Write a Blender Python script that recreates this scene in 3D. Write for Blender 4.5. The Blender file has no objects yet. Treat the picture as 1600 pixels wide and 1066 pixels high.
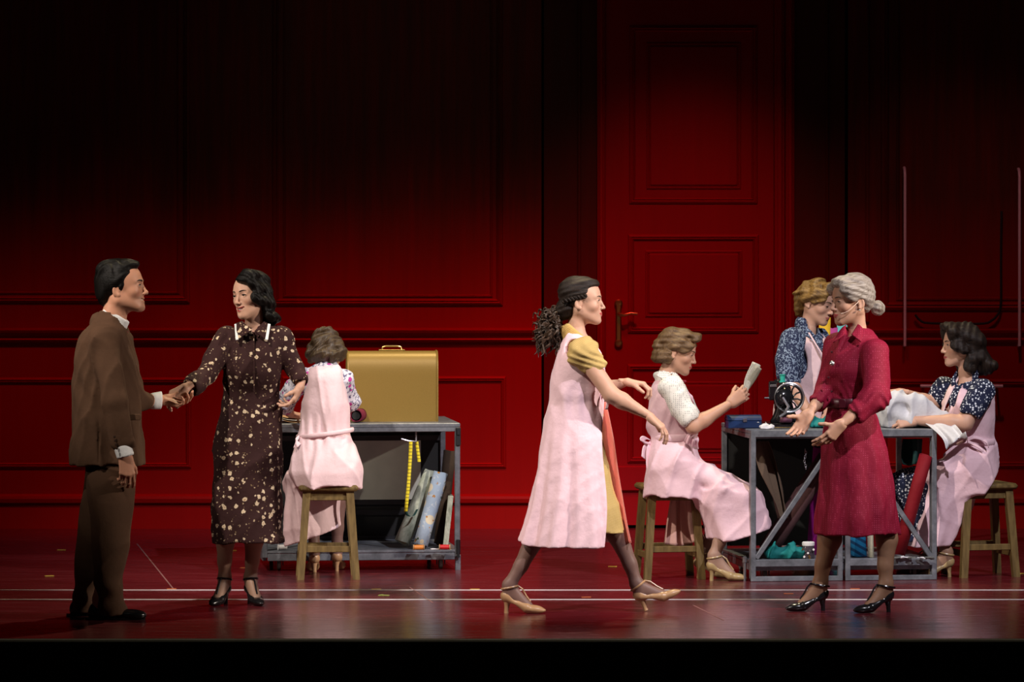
import bpy, math, random
import numpy as np
from mathutils import Vector, Matrix
SC = bpy.context.scene
COL = SC.collection
R = math.radians
f4 = np.float32

# ------------------------------------------------------------------ camera
CAM_H, CAM_Y, FPX, HZ = 2.05, -24.0, 7392.0, 319.0
cam_d = bpy.data.cameras.new('camera')
cam = bpy.data.objects.new('camera', cam_d); COL.objects.link(cam)
cam.location = (0, CAM_Y, CAM_H); cam.rotation_euler = (R(90), 0, 0)
cam_d.sensor_width = 36; cam_d.lens = FPX / 1600 * 36
cam_d.shift_y = -(533 - HZ) / 1600
cam_d.clip_end = 200
SC.camera = cam

def at(px, py, Y=0.0):
    "world point seen at photo pixel (px, py) when it stands at depth Y"
    s = FPX / (Y - CAM_Y)
    return Vector(((px - 800) / s, Y, CAM_H - (py - HZ) / s))

# ------------------------------------------------------------------ light
world = bpy.data.worlds.new('world'); SC.world = world
world.use_nodes = True
world.node_tree.nodes['Background'].inputs[0].default_value = (0.004, 0.003, 0.003, 1)
world.node_tree.nodes['Background'].inputs[1].default_value = 1.0
SC.view_settings.view_transform = 'Standard'
SC.view_settings.look = 'None'
SC.view_settings.exposure = 0.0
SC.view_settings.gamma = 1.0
SC.view_settings.use_curve_mapping = False

def spot(name, loc, target, power, size, blend, color, radius=0.12):
    d = bpy.data.lights.new(name, 'SPOT')
    d.energy = power; d.spot_size = R(size); d.spot_blend = blend
    d.color = color; d.shadow_soft_size = radius
    o = bpy.data.objects.new(name, d); COL.objects.link(o)
    o.location = loc
    o.rotation_euler = (Vector(target) - Vector(loc)).to_track_quat('-Z', 'Y').to_euler()
    return o
WARM = (1.0, 0.88, 0.76); COOL = (0.96, 0.92, 1.0); RED = (1.0, 0.015, 0.012); AMBER = (1.0, 0.83, 0.52)
# front-of-house lanterns, steep enough that most of the beam dies on the boards before the set wall
spot('stage_spot_left', (-5.8, -7.5, 10.2), (-0.25, 1.35, 1.0), 5600, 22, 0.6, WARM)
spot('stage_spot_right', (5.8, -7.5, 10.2), (0.9, 1.35, 1.0), 5200, 23, 0.6, COOL)
# boom lanterns in the wings
spot('wing_boom_right', (8.2, -3.2, 4.4), (-0.6, 0.7, 1.25), 3300, 26, 0.8, WARM)
spot('wing_boom_left', (-8.2, -3.0, 4.4), (0.8, 0.7, 1.2), 1000, 26, 0.8, WARM)
# top and back light from the bar above the set
spot('stage_top_light', (0.6, 3.9, 8.5), (0.3, 0.9, 0.9), 1500, 60, 0.8, AMBER)
# red-gelled floods along the set wall
for wx, wp in ((-3.5, 150), (-2.5, 230), (-1.5, 330), (-0.55, 520), (0.2, 330)):
    spot('wall_flood', (wx, 3.1, 5.8), (wx, 5.9, 0.05), wp, 27, 1.0, RED, .2)
spot('wall_wash_door', (1.1, 1.5, 6.2), (1.1, 5.9, 0.75), 640, 29, 1.0, (1.0, 0.10, 0.11))
spot('wall_wash_right', (2.6, 2.4, 6.0), (2.95, 5.9, 0.5), 190, 34, 1.0, (1.0, 0.26, 0.27))
spot('wall_wash_upper', (-0.9, -1.0, 7.5), (-0.7, 5.9, 2.3), 60, 26, 1.0, WARM)


# ------------------------------------------------------------------ signed-distance modelling: fields, shapes, surface nets
class Shape:
    def __init__(s, fn, lo, hi): s.fn, s.lo, s.hi = fn, lo, hi
def _bb(*pr):
    lo = np.min([np.array(p) - r for p, r in pr], axis=0); hi = np.max([np.array(p) + r for p, r in pr], axis=0)
    return lo, hi
def cone(a, b, ra, rb):
    a = np.array(a, float); b = np.array(b, float); ab = b - a; L = max(float(ab @ ab), 1e-9)
    def fn(x, y, z):
        t = np.clip(((x - a[0]) * ab[0] + (y - a[1]) * ab[1] + (z - a[2]) * ab[2]) / L, 0, 1)
        return np.sqrt((x - a[0] - t * ab[0]) ** 2 + (y - a[1] - t * ab[1]) ** 2 + (z - a[2] - t * ab[2]) ** 2) - (ra + (rb - ra) * t)
    return Shape(fn, *_bb((a, ra), (b, rb)))
def ball(c, r): return cone(c, c, r, r)
def ell(c, r, rot=None):
    c = np.array(c, float); r = np.array(r, float)
    M = np.eye(3) if rot is None else np.array(rot)          # rows = local axes
    def fn(x, y, z):
        p = [(x - c[0]) * M[i, 0] + (y - c[1]) * M[i, 1] + (z - c[2]) * M[i, 2] for i in range(3)]
        k0 = np.sqrt(sum((p[i] / r[i]) ** 2 for i in range(3))) + 1e-6
        k1 = np.sqrt(sum((p[i] / r[i] ** 2) ** 2 for i in range(3))) + 1e-6
        return k0 * (k0 - 1) / k1
    m = r.max() if rot is not None else r
    return Shape(fn, c - m, c + m)
def econe(a, b, ra, rb, side):
    "tapered limb of elliptical section: radii (along side, across)"
    a = np.array(a, float); b = np.array(b, float); ab = b - a; L = np.linalg.norm(ab); w = ab / L
    u = np.array(side, float); u = u - w * (u @ w); u /= np.linalg.norm(u); v = np.cross(w, u)
    def fn(x, y, z):
        X, Yy, Z = x - a[0], y - a[1], z - a[2]
        h = X * w[0] + Yy * w[1] + Z * w[2]; t = np.clip(h / L, 0, 1); e = h - t * L
        pu = X * u[0] + Yy * u[1] + Z * u[2]; pv = X * v[0] + Yy * v[1] + Z * v[2]
        r1 = ra[0] + (rb[0] - ra[0]) * t; r2 = ra[1] + (rb[1] - ra[1]) * t
        rm = np.minimum(r1, r2)
        return (np.sqrt((pu / r1) ** 2 + (pv / r2) ** 2 + (e / rm) ** 2) - 1) * rm
    return Shape(fn, *_bb((a, max(ra)), (b, max(rb))))
def smooth_table(xs, ys, n=160):
    xs = np.array(xs, float); ys = np.array(ys, float)
    o = np.argsort(xs); xs, ys = xs[o], ys[o]
    g = np.linspace(xs[0], xs[-1], n); v = np.interp(g, xs, ys)
    k = max(3, n // 18) | 1
    ker = np.hanning(k + 2)[1:-1]; ker /= ker.sum()
    v2 = np.convolve(np.pad(v, k // 2, mode='reflect', reflect_type='odd'), ker, 'valid')
    return g, v2
def stack(rows, yaw=0.0, power=2.0, fold=None):
    "upright body of rows (z, cx, cy, rx, ry); fold(z, theta, zt) scales the radius"
    zs = [r[0] for r in rows]; T = [smooth_table(zs, [r[i] for r in rows]) for i in range(1, 5)]
    z0, z1 = min(zs), max(zs); c, s_ = math.cos(yaw), math.sin(yaw)
    def fn(x, y, z):
        zc = np.clip(z, z0, z1)
        cx, cy, rx, ry = [np.interp(zc, *t) for t in T]
        X, Yy = x - cx, y - cy
        u = X * c + Yy * s_; v = -X * s_ + Yy * c
        q = (np.abs(u / rx) ** power + np.abs(v / ry) ** power) ** (1 / power)
        if fold is not None: q = q / fold(z, np.arctan2(v / ry, u / rx), (zc - z0) / (z1 - z0))
        d = (q - 1) * np.minimum(rx, ry)
        return np.maximum(d, np.abs(z - (z0 + z1) / 2) - (z1 - z0) / 2)
    m = max(max(r[3], r[4]) for r in rows) * 1.25
    lo = np.array([min(r[1] for r in rows) - m, min(r[2] for r in rows) - m, z0])
    hi = np.array([max(r[1] for r in rows) + m, max(r[2] for r in rows) + m, z1])
    return Shape(fn, lo, hi)
def half(pt, n):
    "half space on the +n side"
    n = np.array(n, float); n /= np.linalg.norm(n); c = float(np.array(pt) @ n)
    B = np.array([9., 9., 9.])
    return Shape(lambda x, y, z: c - (x * n[0] + y * n[1] + z * n[2]), -B, B)
class Field:
    def __init__(s, lo, hi, res):
        s.lo = np.array(lo, float); s.res = res
        n = np.ceil((np.array(hi, float) - s.lo) / res).astype(int) + 1
        s.ax = [(s.lo[i] + res * np.arange(n[i])).astype(f4) for i in range(3)]
        s.a = np.full(n, .5, f4)
    def win(s, p, m):
        sl = []
        for i in range(3):
            a = max(0, int(math.floor((p.lo[i] - m - s.lo[i]) / s.res))); b = min(s.a.shape[i], int((p.hi[i] + m - s.lo[i]) / s.res) + 2)
            if b <= a: return None
            sl.append(slice(a, b))
        return tuple(sl), s.ax[0][sl[0]][:, None, None], s.ax[1][sl[1]][None, :, None], s.ax[2][sl[2]][None, None, :]
    def add(s, p, k=.01):
        if isinstance(p, (list, tuple)):
            for q in p: s.add(q, k)
            return s
        w = s.win(p, k + 3 * s.res)
        if w:
            sl, x, y, z = w; d = p.fn(x, y, z).astype(f4); a = s.a[sl]
            h = np.clip(k - np.abs(a - d), 0, None) / k
            s.a[sl] = np.minimum(a, d) - h * h * k * .25
        return s
    def cut(s, p, k=.006):
        w = s.win(p, k + 3 * s.res)
        if w:
            sl, x, y, z = w; d = -p.fn(x, y, z).astype(f4); a = s.a[sl]
            h = np.clip(k - np.abs(a - d), 0, None) / k
            s.a[sl] = np.maximum(a, d) + h * h * k * .25
        return s
    def keep(s, p, k=.006):
        d = p.fn(s.ax[0][:, None, None], s.ax[1][None, :, None], s.ax[2][None, None, :]).astype(f4)
        h = np.clip(k - np.abs(s.a - d), 0, None) / k
        s.a = np.maximum(s.a, d) + h * h * k * .25
        return s
    def disp(s, fn):
        s.a += np.broadcast_to(fn(s.ax[0][:, None, None], s.ax[1][None, :, None], s.ax[2][None, None, :]), s.a.shape).astype(f4)
        return s
    def mesh(s, smooth=1):
        a = s.a; neg = a < 0; S = [slice(None, -1), slice(1, None)]
        cnt = np.zeros(np.array(a.shape) - 1, np.int8)
        for i in (0, 1):
            for j in (0, 1):
                for k in (0, 1): cnt += neg[S[i], S[j], S[k]]
        mx = (cnt > 0) & (cnt < 8)
        idx = np.full(mx.shape, -1, np.int64); ci = np.argwhere(mx); idx[mx] = np.arange(len(ci))
        off = np.array([(i, j, k) for i in (0, 1) for j in (0, 1) for k in (0, 1)])
        val = np.stack([a[ci[:, 0] + o[0], ci[:, 1] + o[1], ci[:, 2] + o[2]] for o in off], 1)
        pos = np.zeros((len(ci), 3)); num = np.zeros(len(ci))
        for p in range(8):
            for q in range(p + 1, 8):
                if abs(off[p] - off[q]).sum() != 1: continue
                m = (val[:, p] < 0) != (val[:, q] < 0)
                t = np.where(m, val[:, p] / np.where(m, val[:, p] - val[:, q], 1), 0)
                pos += m[:, None] * (off[p] + t[:, None] * (off[q] - off[p])); num += m
        V = s.lo + s.res * (ci + pos / num[:, None])
        Q = []
        for ax in range(3):
            b, c = (ax + 1) % 3, (ax + 2) % 3
            sl0 = [slice(1, -1)] * 3; sl1 = [slice(1, -1)] * 3
            sl0[ax] = slice(None, -1); sl1[ax] = slice(1, None)
            s0, s1 = neg[tuple(sl0)], neg[tuple(sl1)]
            e = np.argwhere(s0 != s1)
            if not len(e): continue
            flip = ~s0[tuple(e.T)]
            e = e.copy(); e[:, b] += 1; e[:, c] += 1
            def cell(db, dc):
                g = e.copy(); g[:, b] += db; g[:, c] += dc
                return idx[tuple(g.T)]
            q = np.stack([cell(-1, -1), cell(0, -1), cell(0, 0), cell(-1, 0)], 1)
            q[flip] = q[flip][:, ::-1]
            Q.append(q)
        Q = np.concatenate(Q) if Q else np.zeros((0, 4), int)
        for _ in range(smooth):
            acc = np.zeros_like(V); n = np.zeros(len(V))
            for i in range(4):
                p, q = Q[:, i], Q[:, (i + 1) % 4]
                for d in range(3): acc[:, d] += np.bincount(p, V[q, d], len(V)) + np.bincount(q, V[p, d], len(V))
                n += np.bincount(p, minlength=len(V)) + np.bincount(q, minlength=len(V))
            V = V * .5 + .5 * acc / np.maximum(n, 1)[:, None]
        return V, Q
def xform(V, M):
    M = np.array(M); return V @ M[:3, :3].T + M[:3, 3]
def join(*vq):
    Vs, Qs, o = [], [], 0
    for V, Q in vq:
        Vs.append(V); Qs.append(Q + o); o += len(V)
    return np.concatenate(Vs), np.concatenate(Qs)

# ------------------------------------------------------------------ objects
def tag(o, label=None, cat=None, group=None, kind=None):
    if label: o['label'] = label
    if cat: o['category'] = cat
    if group: o['group'] = group
    if kind: o['kind'] = kind
    return o
def thing(name, label, cat, loc=(0, 0, 0), rz=0, group=None):
    o = bpy.data.objects.new(name, None); COL.objects.link(o)
    o.location = loc; o.rotation_euler = (0, 0, rz); o.empty_display_size = .1
    return tag(o, label, cat, group)
def link(name, me, mat, parent=None, smooth=True):
    if mat and not me.materials: me.materials.append(mat)
    if smooth: me.polygons.foreach_set('use_smooth', np.ones(len(me.polygons), bool))
    o = bpy.data.objects.new(name, me); COL.objects.link(o)
    if parent: o.parent = parent
    return o
def from_np(name, VQ, mat, parent=None, base=None, col=None, smooth=True):
    V, Q = VQ
    V = V - np.array(base if base is not None else (parent.location if parent else (0, 0, 0)))
    me = bpy.data.meshes.new(name); n = Q.shape[1]
    me.vertices.add(len(V)); me.vertices.foreach_set('co', V.astype(f4).ravel())
    me.loops.add(len(Q) * n); me.loops.foreach_set('vertex_index', Q.astype(np.int32).ravel())
    me.polygons.add(len(Q)); me.polygons.foreach_set('loop_start', np.arange(0, len(Q) * n, n, dtype=np.int32))
    me.update(calc_edges=True); me.validate()
    if col is not None:
        at_ = me.color_attributes.new('Col', 'FLOAT_COLOR', 'POINT')
        at_.data.foreach_set('color', np.concatenate([col, np.ones((len(col), 1))], 1).astype(f4).ravel())
    return link(name, me, mat, parent, smooth)
class MB:
    "collects simple solids into ONE mesh"
    def __init__(s): s.v, s.f = [], []
    def add(s, V, Fc):
        o = len(s.v); s.v += [tuple(p) for p in V]; s.f += [tuple(i + o for i in f) for f in Fc]; return s
    def box(s, c, d, M=None, bev=0.0):
        x, y, z = d[0] / 2, d[1] / 2, d[2] / 2; b = min(bev, x * .9, y * .9, z * .9)
        if b <= 0:
            V = [(i * x, j * y, k * z) for i in (-1, 1) for j in (-1, 1) for k in (-1, 1)]
            Fc = [(0, 1, 3, 2), (4, 6, 7, 5), (0, 4, 5, 1), (2, 3, 7, 6), (0, 2, 6, 4), (1, 5, 7, 3)]
        else:
            V, ix = [], {}
            for i in (-1, 1):
                for j in (-1, 1):
                    for k in (-1, 1):
                        for a in range(3):
                            p = [i * (x - b), j * (y - b), k * (z - b)]
                            p[a] = (i, j, k)[a] * (x, y, z)[a]
                            ix[i, j, k, a] = len(V); V.append(tuple(p))
            Fc = []
            for a in range(3):
                u, w = (a + 1) % 3, (a + 2) % 3
                for sg in (-1, 1):
                    q = []
                    for su, sw in ((-1, -1), (1, -1), (1, 1), (-1, 1)):
                        t = [0, 0, 0]; t[a] = sg; t[u] = su; t[w] = sw; q.append(ix[(*t, a)])
                    Fc.append(tuple(q) if sg > 0 else tuple(q[::-1]))
                for su in (-1, 1):
                    for sw in (-1, 1):
                        t0 = [0, 0, 0]; t1 = [0, 0, 0]; t0[a] = -1; t1[a] = 1
                        t0[u] = t1[u] = su; t0[w] = t1[w] = sw
                        q = (ix[(*t0, u)], ix[(*t1, u)], ix[(*t1, w)], ix[(*t0, w)])
                        Fc.append(q if su * sw < 0 else q[::-1])
            for i in (-1, 1):
                for j in (-1, 1):
                    for k in (-1, 1):
                        q = (ix[i, j, k, 0], ix[i, j, k, 1], ix[i, j, k, 2])
                        Fc.append(q if i * j * k > 0 else q[::-1])
        c = Vector(c)
        if M is not None: V = [M @ Vector(p) + c for p in V]
        else: V = [Vector(p) + c for p in V]
        return s.add(V, Fc)
    def bar(s, a, b, w, d, up=(0, 0, 1), bev=0.0):
        a, b = Vector(a), Vector(b); y = (b - a).normalized(); x = y.cross(Vector(up))
        if x.length < 1e-4: x = y.cross(Vector((1, 0, 0)))
        x.normalize(); z = x.cross(y)
        M = Matrix((x, y, z)).transposed()
        return s.box((a + b) / 2, (w, (b - a).length, d), M, bev)
    def tube(s, pts, r, n=10, closed=False, caps=True, flat=None):
        pts = [Vector(p) for p in pts]; m = len(pts)
        rs = r if isinstance(r, (list, tuple)) else [r] * m
        up = None; V = []
        for i, p in enumerate(pts):
            if closed: t = pts[(i + 1) % m] - pts[i - 1]
            else: t = pts[min(i + 1, m - 1)] - pts[max(i - 1, 0)]
            t.normalize()
            if up is None: up = Vector((0, 0, 1)) if abs(t.z) < .9 else Vector((1, 0, 0))
            sd = t.cross(up); sd.normalize(); up = sd.cross(t)
            for k in range(n):
                an = 2 * math.pi * k / n
                V.append(p + (sd * math.cos(an) + up * math.sin(an) * (flat or 1)) * rs[i])
        Fc = []
        for i in range(m if closed else m - 1):
            j = (i + 1) % m
            for k in range(n):
                l = (k + 1) % n; Fc.append((i * n + k, i * n + l, j * n + l, j * n + k))
        if not closed and caps: Fc += [tuple(range(n))[::-1], tuple((m - 1) * n + k for k in range(n))]
        return s.add(V, Fc)
    def lathe(s, c, prof, axis=(0, 0, 1), n=24):
        ax = Vector(axis).normalized(); q = ax.to_track_quat('Z', 'Y'); V, Fc = [], []
        for r, h in prof:
            for k in range(n):
                an = 2 * math.pi * k / n; V.append(Vector(c) + q @ Vector((r * math.cos(an), r * math.sin(an), h)))
        for i in range(len(prof) - 1):
            for k in range(n):
                l = (k + 1) % n; Fc.append((i * n + k, i * n + l, (i + 1) * n + l, (i + 1) * n + k))
        if prof[0][0] > 1e-5: Fc.append(tuple(range(n))[::-1])
        if prof[-1][0] > 1e-5: Fc.append(tuple((len(prof) - 1) * n + k for k in range(n)))
        return s.add(V, Fc)
    def build(s, name, mat, parent=None, smooth=False, base=None):
        b = Vector(base) if base is not None else Vector((0, 0, 0))
        me = bpy.data.meshes.new(name); me.from_pydata([Vector(p) - b for p in s.v], [], s.f); me.update(); me.validate()
        o = link(name, me, mat, parent, smooth)
        if smooth: me.set_sharp_from_angle(angle=R(40))
        return o
def spline(P, n):
    "Catmull-Rom through the control points, n samples"
    P = np.array(P, float); m = len(P)
    if m == 2: return P[0] + (P[1] - P[0]) * np.linspace(0, 1, n)[:, None]
    Q = np.vstack([2 * P[0] - P[1], P, 2 * P[-1] - P[-2]])
    L = np.concatenate([[0], np.cumsum(np.linalg.norm(np.diff(P, axis=0), axis=1))]); out = []
    for t in np.linspace(0, L[-1], n):
        i = min(np.searchsorted(L, t, 'right') - 1, m - 2); u = (t - L[i]) / max(L[i + 1] - L[i], 1e-9)
        a, b, c, d = Q[i:i + 4]
        out.append(.5 * (2 * b + (c - a) * u + (2 * a - 5 * b + 4 * c - d) * u * u + (3 * b - a - 3 * c + d) * u ** 3))
    return np.array(out)
def sheet(rows, nu=40, nv=40, thick=.004, fold=None, closed=False):
    "cloth through rows of control points; fold(u, v) pushes it along its normal; returns a closed thin solid"
    A = np.stack([spline(r, nu) for r in rows]); G = np.stack([spline(A[:, i], nv) for i in range(nu)], 1)   # nv x nu x 3
    du = np.gradient(G, axis=1); dv = np.gradient(G, axis=0); N = np.cross(du, dv)
    N /= np.maximum(np.linalg.norm(N, axis=2, keepdims=True), 1e-9)
    if fold is not None:
        U, W = np.meshgrid(np.linspace(0, 1, nu), np.linspace(0, 1, nv)); G = G + N * fold(U, W)[..., None]
    V = np.concatenate([G.reshape(-1, 3), (G - N * thick).reshape(-1, 3)]); o = nu * nv
    g = np.arange(o).reshape(nv, nu)
    q = np.stack([g[:-1, :-1], g[:-1, 1:], g[1:, 1:], g[1:, :-1]], -1).reshape(-1, 4)
    Q = [q, q[:, ::-1] + o]
    for e in (g[0], g[-1][::-1], g[:, -1], g[:, 0][::-1]):
        Q.append(np.stack([e[1:], e[:-1], e[:-1] + o, e[1:] + o], -1))
    return V, np.concatenate(Q)
def wrinkle(amp, f=1.0, seed=0, dirs=7):
    rg = np.random.RandomState(seed); W = []; C_ = []
    for i in range(dirs):
        d = rg.normal(size=3); d /= np.linalg.norm(d); W.append((d * f * rg.uniform(14, 45), rg.uniform(0, 6.28)))
    def fn(x, y, z):
        t = 0
        for w, ph in W: t = t + np.sin(w[0] * x + w[1] * y + w[2] * z + ph + 1.3 * np.sin(9 * f * (x - y + z) + ph))
        c = 0
        for w, ph in C_: c = c + (1 - np.abs(np.sin(w[0] * x + w[1] * y + w[2] * z + ph + 1.6 * np.sin(7 * f * (y - x + .5 * z) + 2 * ph)))) ** 2.6
        return amp * (t / dirs ** .5 * .8 - 1.5 * (c - .9))
    for i in range(4):      # a few long sharp creases
        d = rg.normal(size=3); d /= np.linalg.norm(d); C_.append((d * f * rg.uniform(10, 20), rg.uniform(0, 6.28)))
    return fn

# ------------------------------------------------------------------ materials
class NT:
    def __init__(s, name):
        s.m = bpy.data.materials.new(name); s.m.use_nodes = True; s.t = s.m.node_tree
        s.b = s.t.nodes['Principled BSDF']; s.co = None
    def n(s, typ, **kw):
        nd = s.t.nodes.new('ShaderNode' + typ)
        for k, v in kw.items():
            if k.startswith('_'): nd.inputs[k[1:].replace('_', ' ')].default_value = v
            else: setattr(nd, k, v)
        return nd
    def l(s, a, b): s.t.links.new(a, b)
    def coord(s, scale=(1, 1, 1), rot=(0, 0, 0)):
        if s.co is None: s.co = s.n('TexCoord').outputs['Object']
        m = s.n('Mapping'); m.inputs['Scale'].default_value = scale; m.inputs['Rotation'].default_value = rot
        s.l(s.co, m.inputs['Vector']); return m.outputs[0]
    def noise(s, scale, vec=None, detail=3, rough=.5):
        nd = s.n('TexNoise'); nd.inputs['Scale'].default_value = scale; nd.inputs['Detail'].default_value = detail; nd.inputs['Roughness'].default_value = rough
        s.l(vec if vec is not None else s.coord(), nd.inputs['Vector']); return nd.outputs['Fac']
    def ramp(s, fac, stops, interp='LINEAR'):
        r = s.n('ValToRGB'); r.color_ramp.interpolation = interp; e = r.color_ramp.elements
        while len(e) < len(stops): e.new(.5)
        for i, (p, c) in enumerate(stops):
            e[i].position = p; e[i].color = (*c, 1) if len(c) == 3 else c
        s.l(fac, r.inputs[0]); return r.outputs[0]
    def mix(s, fac, a, b, mode='MIX'):
        m = s.n('Mix', data_type='RGBA', blend_type=mode)
        for v, i in ((fac, 0), (a, 6), (b, 7)):
            if hasattr(v, 'is_linked'): s.l(v, m.inputs[i])
            else: m.inputs[i].default_value = v if i == 0 else (*v[:3], 1)
        return m.outputs[2]
    def math(s, op, a, b=0.0):
        m = s.n('Math', operation=op)
        for i, v in enumerate((a, b)):
            if hasattr(v, 'is_linked'): s.l(v, m.inputs[i])
            else: m.inputs[i].default_value = v
        return m.outputs[0]
    def color(s, c):
        if hasattr(c, 'is_linked'): s.l(c, s.b.inputs['Base Color'])
        else: s.b.inputs['Base Color'].default_value = (*c[:3], 1)
    def bump(s, h, strength=.3, dist=.01):
        b = s.n('Bump'); b.inputs['Strength'].default_value = strength; b.inputs['Distance'].default_value = dist
        s.l(h, b.inputs['Height']); s.l(b.outputs[0], s.b.inputs['Normal'])
    def pr(s, rough=.6, metal=0, sheen=0, spec=.5, sss=0):
        b = s.b.inputs; b['Roughness'].default_value = rough; b['Metallic'].default_value = metal
        b['Sheen Weight'].default_value = sheen; b['Specular IOR Level'].default_value = spec
        return s
def plain(name, c, rough=.6, metal=0, sheen=0, spec=.5, var=.12, scale=30, bump=.0):
    t = NT(name); t.pr(rough, metal, sheen, spec)
    f = t.noise(scale, detail=4)
    t.color(t.mix(f, [x * (1 - var) for x in c], [min(1, x * (1 + var)) for x in c]))
    if bump: t.bump(t.noise(scale * 3), bump, .004)
    return t.m
def cloth(name, c, rough=.85, var=.06, weave=900, bump=.5, sheen=0, wr=9):
    t = NT(name); t.pr(rough, 0, sheen, .25)
    t.color(t.mix(t.noise(14), [x * (1 - var) for x in c], [min(1, x * (1 + var)) for x in c]))
    h = t.math('ADD', t.math('MULTIPLY', t.noise(wr, detail=5, rough=.55), 1.0), t.math('MULTIPLY', t.noise(weave, detail=1), .06))
    t.bump(h, bump, .02)
    return t

# ------------------------------------------------------------------ materials
MAT = {}
t = NT('skin'); t.pr(.5, 0, 0, .35); a = t.n('Attribute', attribute_name='Col')
t.color(a.outputs['Color']); t.b.inputs['Subsurface Weight'].default_value = .08; t.b.inputs['Subsurface Radius'].default_value = (.02, .008, .004); t.b.inputs['Subsurface Scale'].default_value = .3
t.bump(t.noise(260), .06, .002); MAT['skin'] = t.m
t = NT('eye'); t.pr(.12, 0, 0, .6); a = t.n('Attribute', attribute_name='Col'); t.color(a.outputs['Color']); MAT['eye'] = t.m
MAT['lash'] = plain('lash', (.012, .008, .007), .6); MAT['teeth'] = plain('teeth', (.78, .74, .66), .25)
MAT['brow_dark'] = plain('brow_dark', (.025, .014, .010), .8); MAT['brow_brown'] = plain('brow_brown', (.10, .055, .03), .8); MAT['brow_grey'] = plain('brow_grey', (.07, .05, .04), .8)
def hair_mat(name, c, c2, rough=.36, stretch=(1, .07, 1), spec=.35, sc=130):
    t = NT(name); t.pr(rough, 0, 0, spec)
    sx = t.n('SeparateXYZ'); va = t.coord(stretch); t.l(t.co, sx.inputs[0])
    mr = t.n('MapRange'); mr.inputs[1].default_value = .045; mr.inputs[2].default_value = .095; t.l(sx.outputs['Y'], mr.inputs[0])
    mv = t.n('Mix', data_type='VECTOR'); t.l(mr.outputs[0], mv.inputs[0]); t.l(va, mv.inputs[4]); t.l(t.coord((stretch[0], stretch[2], stretch[1])), mv.inputs[5]); v = mv.outputs[1]
    n1 = t.noise(sc, v, 4, .7); t.color(t.ramp(n1, [(.36, c), (.64, c2)]))
    t.bump(t.math('ADD', n1, t.math('MULTIPLY', t.noise(sc * 3, v, 2), .5)), .75, .004)
    return t.m
MAT['hair_black'] = hair_mat('hair_black', (.002, .0016, .0016), (.008, .006, .005), .40, spec=.16)
MAT['hair_dark'] = hair_mat('hair_dark', (.005, .0034, .003), (.030, .018, .013), .42, spec=.2)
MAT['hair_brown'] = hair_mat('hair_brown', (.028, .016, .008), (.095, .060, .030), .4)
MAT['hair_light'] = hair_mat('hair_light', (.062, .032, .014), (.185, .108, .048), .42)
MAT['hair_blonde'] = hair_mat('hair_blonde', (.095, .048, .013), (.32, .185, .052), .42)
MAT['hair_silver'] = hair_mat('hair_silver', (.14, .105, .078), (.40, .345, .30), .33)
MAT['hair_curl'] = hair_mat('hair_curl', (.016, .010, .007), (.085, .050, .033), .42, (1, 1, 1), .3, 55)
MAT['black_leather'] = plain('black_leather', (.010, .009, .010), .22, spec=.6)
MAT['tan_leather'] = plain('tan_leather', (.42, .24, .12), .36, spec=.5); MAT['gold_leather'] = plain('gold_leather', (.40, .28, .13), .34, spec=.5)
# suit: brown tweed
t = cloth('brown_tweed', (.088, .043, .023), .9, .2, 700, .3); MAT['suit'] = t.m
MAT['white_cotton'] = cloth('white_cotton', (.80, .80, .80), .8).m
def pink(name, c): return cloth(name, c, .78, .05, 600, .6, 0, 7).m
MAT['pink'] = pink('pink_cotton', (.82, .565, .625)); MAT['pink_pale'] = pink('pink_cotton_pale', (.84, .61, .63)); MAT['salmon'] = pink('salmon_lining', (.95, .52, .46))
def translucent(m, w):
    nt = m.node_tree; out = nt.nodes['Material Output']; b = nt.nodes['Principled BSDF']; tr = nt.nodes.new('ShaderNodeBsdfTranslucent'); mx = nt.nodes.new('ShaderNodeMixShader')
    mx.inputs[0].default_value = w; src = b.inputs['Base Color'].links[0].from_socket; nt.links.new(src, tr.inputs[0]); nt.links.new(b.outputs[0], mx.inputs[1]); nt.links.new(tr.outputs[0], mx.inputs[2]); nt.links.new(mx.outputs[0], out.inputs[0])
translucent(MAT['salmon'], .7)
MAT['peach'] = pink('peach_petticoat', (.62, .36, .30)); MAT['maroon'] = cloth('maroon_ribbon', (.18, .010, .022), .5).m
# dark brown dress strewn with cream flowers
t = cloth('floral_brown', (.030, .010, .010), .85, .2); d = t.coord()
w = t.n('TexNoise'); w.inputs['Scale'].default_value = 60; t.l(d, w.inputs['Vector'])
vv = t.n('VectorMath', operation='MULTIPLY_ADD'); t.l(w.outputs['Color'], vv.inputs[0]); vv.inputs[1].default_value = (.022, .022, .022); t.l(d, vv.inputs[2])
def spots(t, vec, scale, r, frac, rand=1.0):
    v = t.n('TexVoronoi'); v.inputs['Scale'].default_value = scale; v.inputs['Randomness'].default_value = rand; t.l(vec, v.inputs['Vector'])
    s = t.n('SeparateColor'); t.l(v.outputs['Color'], s.inputs[0])
    a = t.math('LESS_THAN', v.outputs['Distance'], r); b = t.math('LESS_THAN', s.outputs[0], frac)
    return t.math('MULTIPLY', a, b), v.outputs['Color'], s.outputs[1]
f1, _, _ = spots(t, vv.outputs[0], 29, .31, .46); f2, _, _ = spots(t, vv.outputs[0], 52, .26, .24); f3, _, _ = spots(t, vv.outputs[0], 90, .3, .14)
m = t.mix(f3, (.034, .011, .011), (.20, .13, .07)); m = t.mix(f2, m, (.42, .31, .20)); m = t.mix(f1, m, (.66, .52, .36))
eye, _, _ = spots(t, vv.outputs[0], 29, .09, .46); m = t.mix(eye, m, (.36, .17, .06)); t.color(m); MAT['floral_brown'] = t.m
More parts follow.
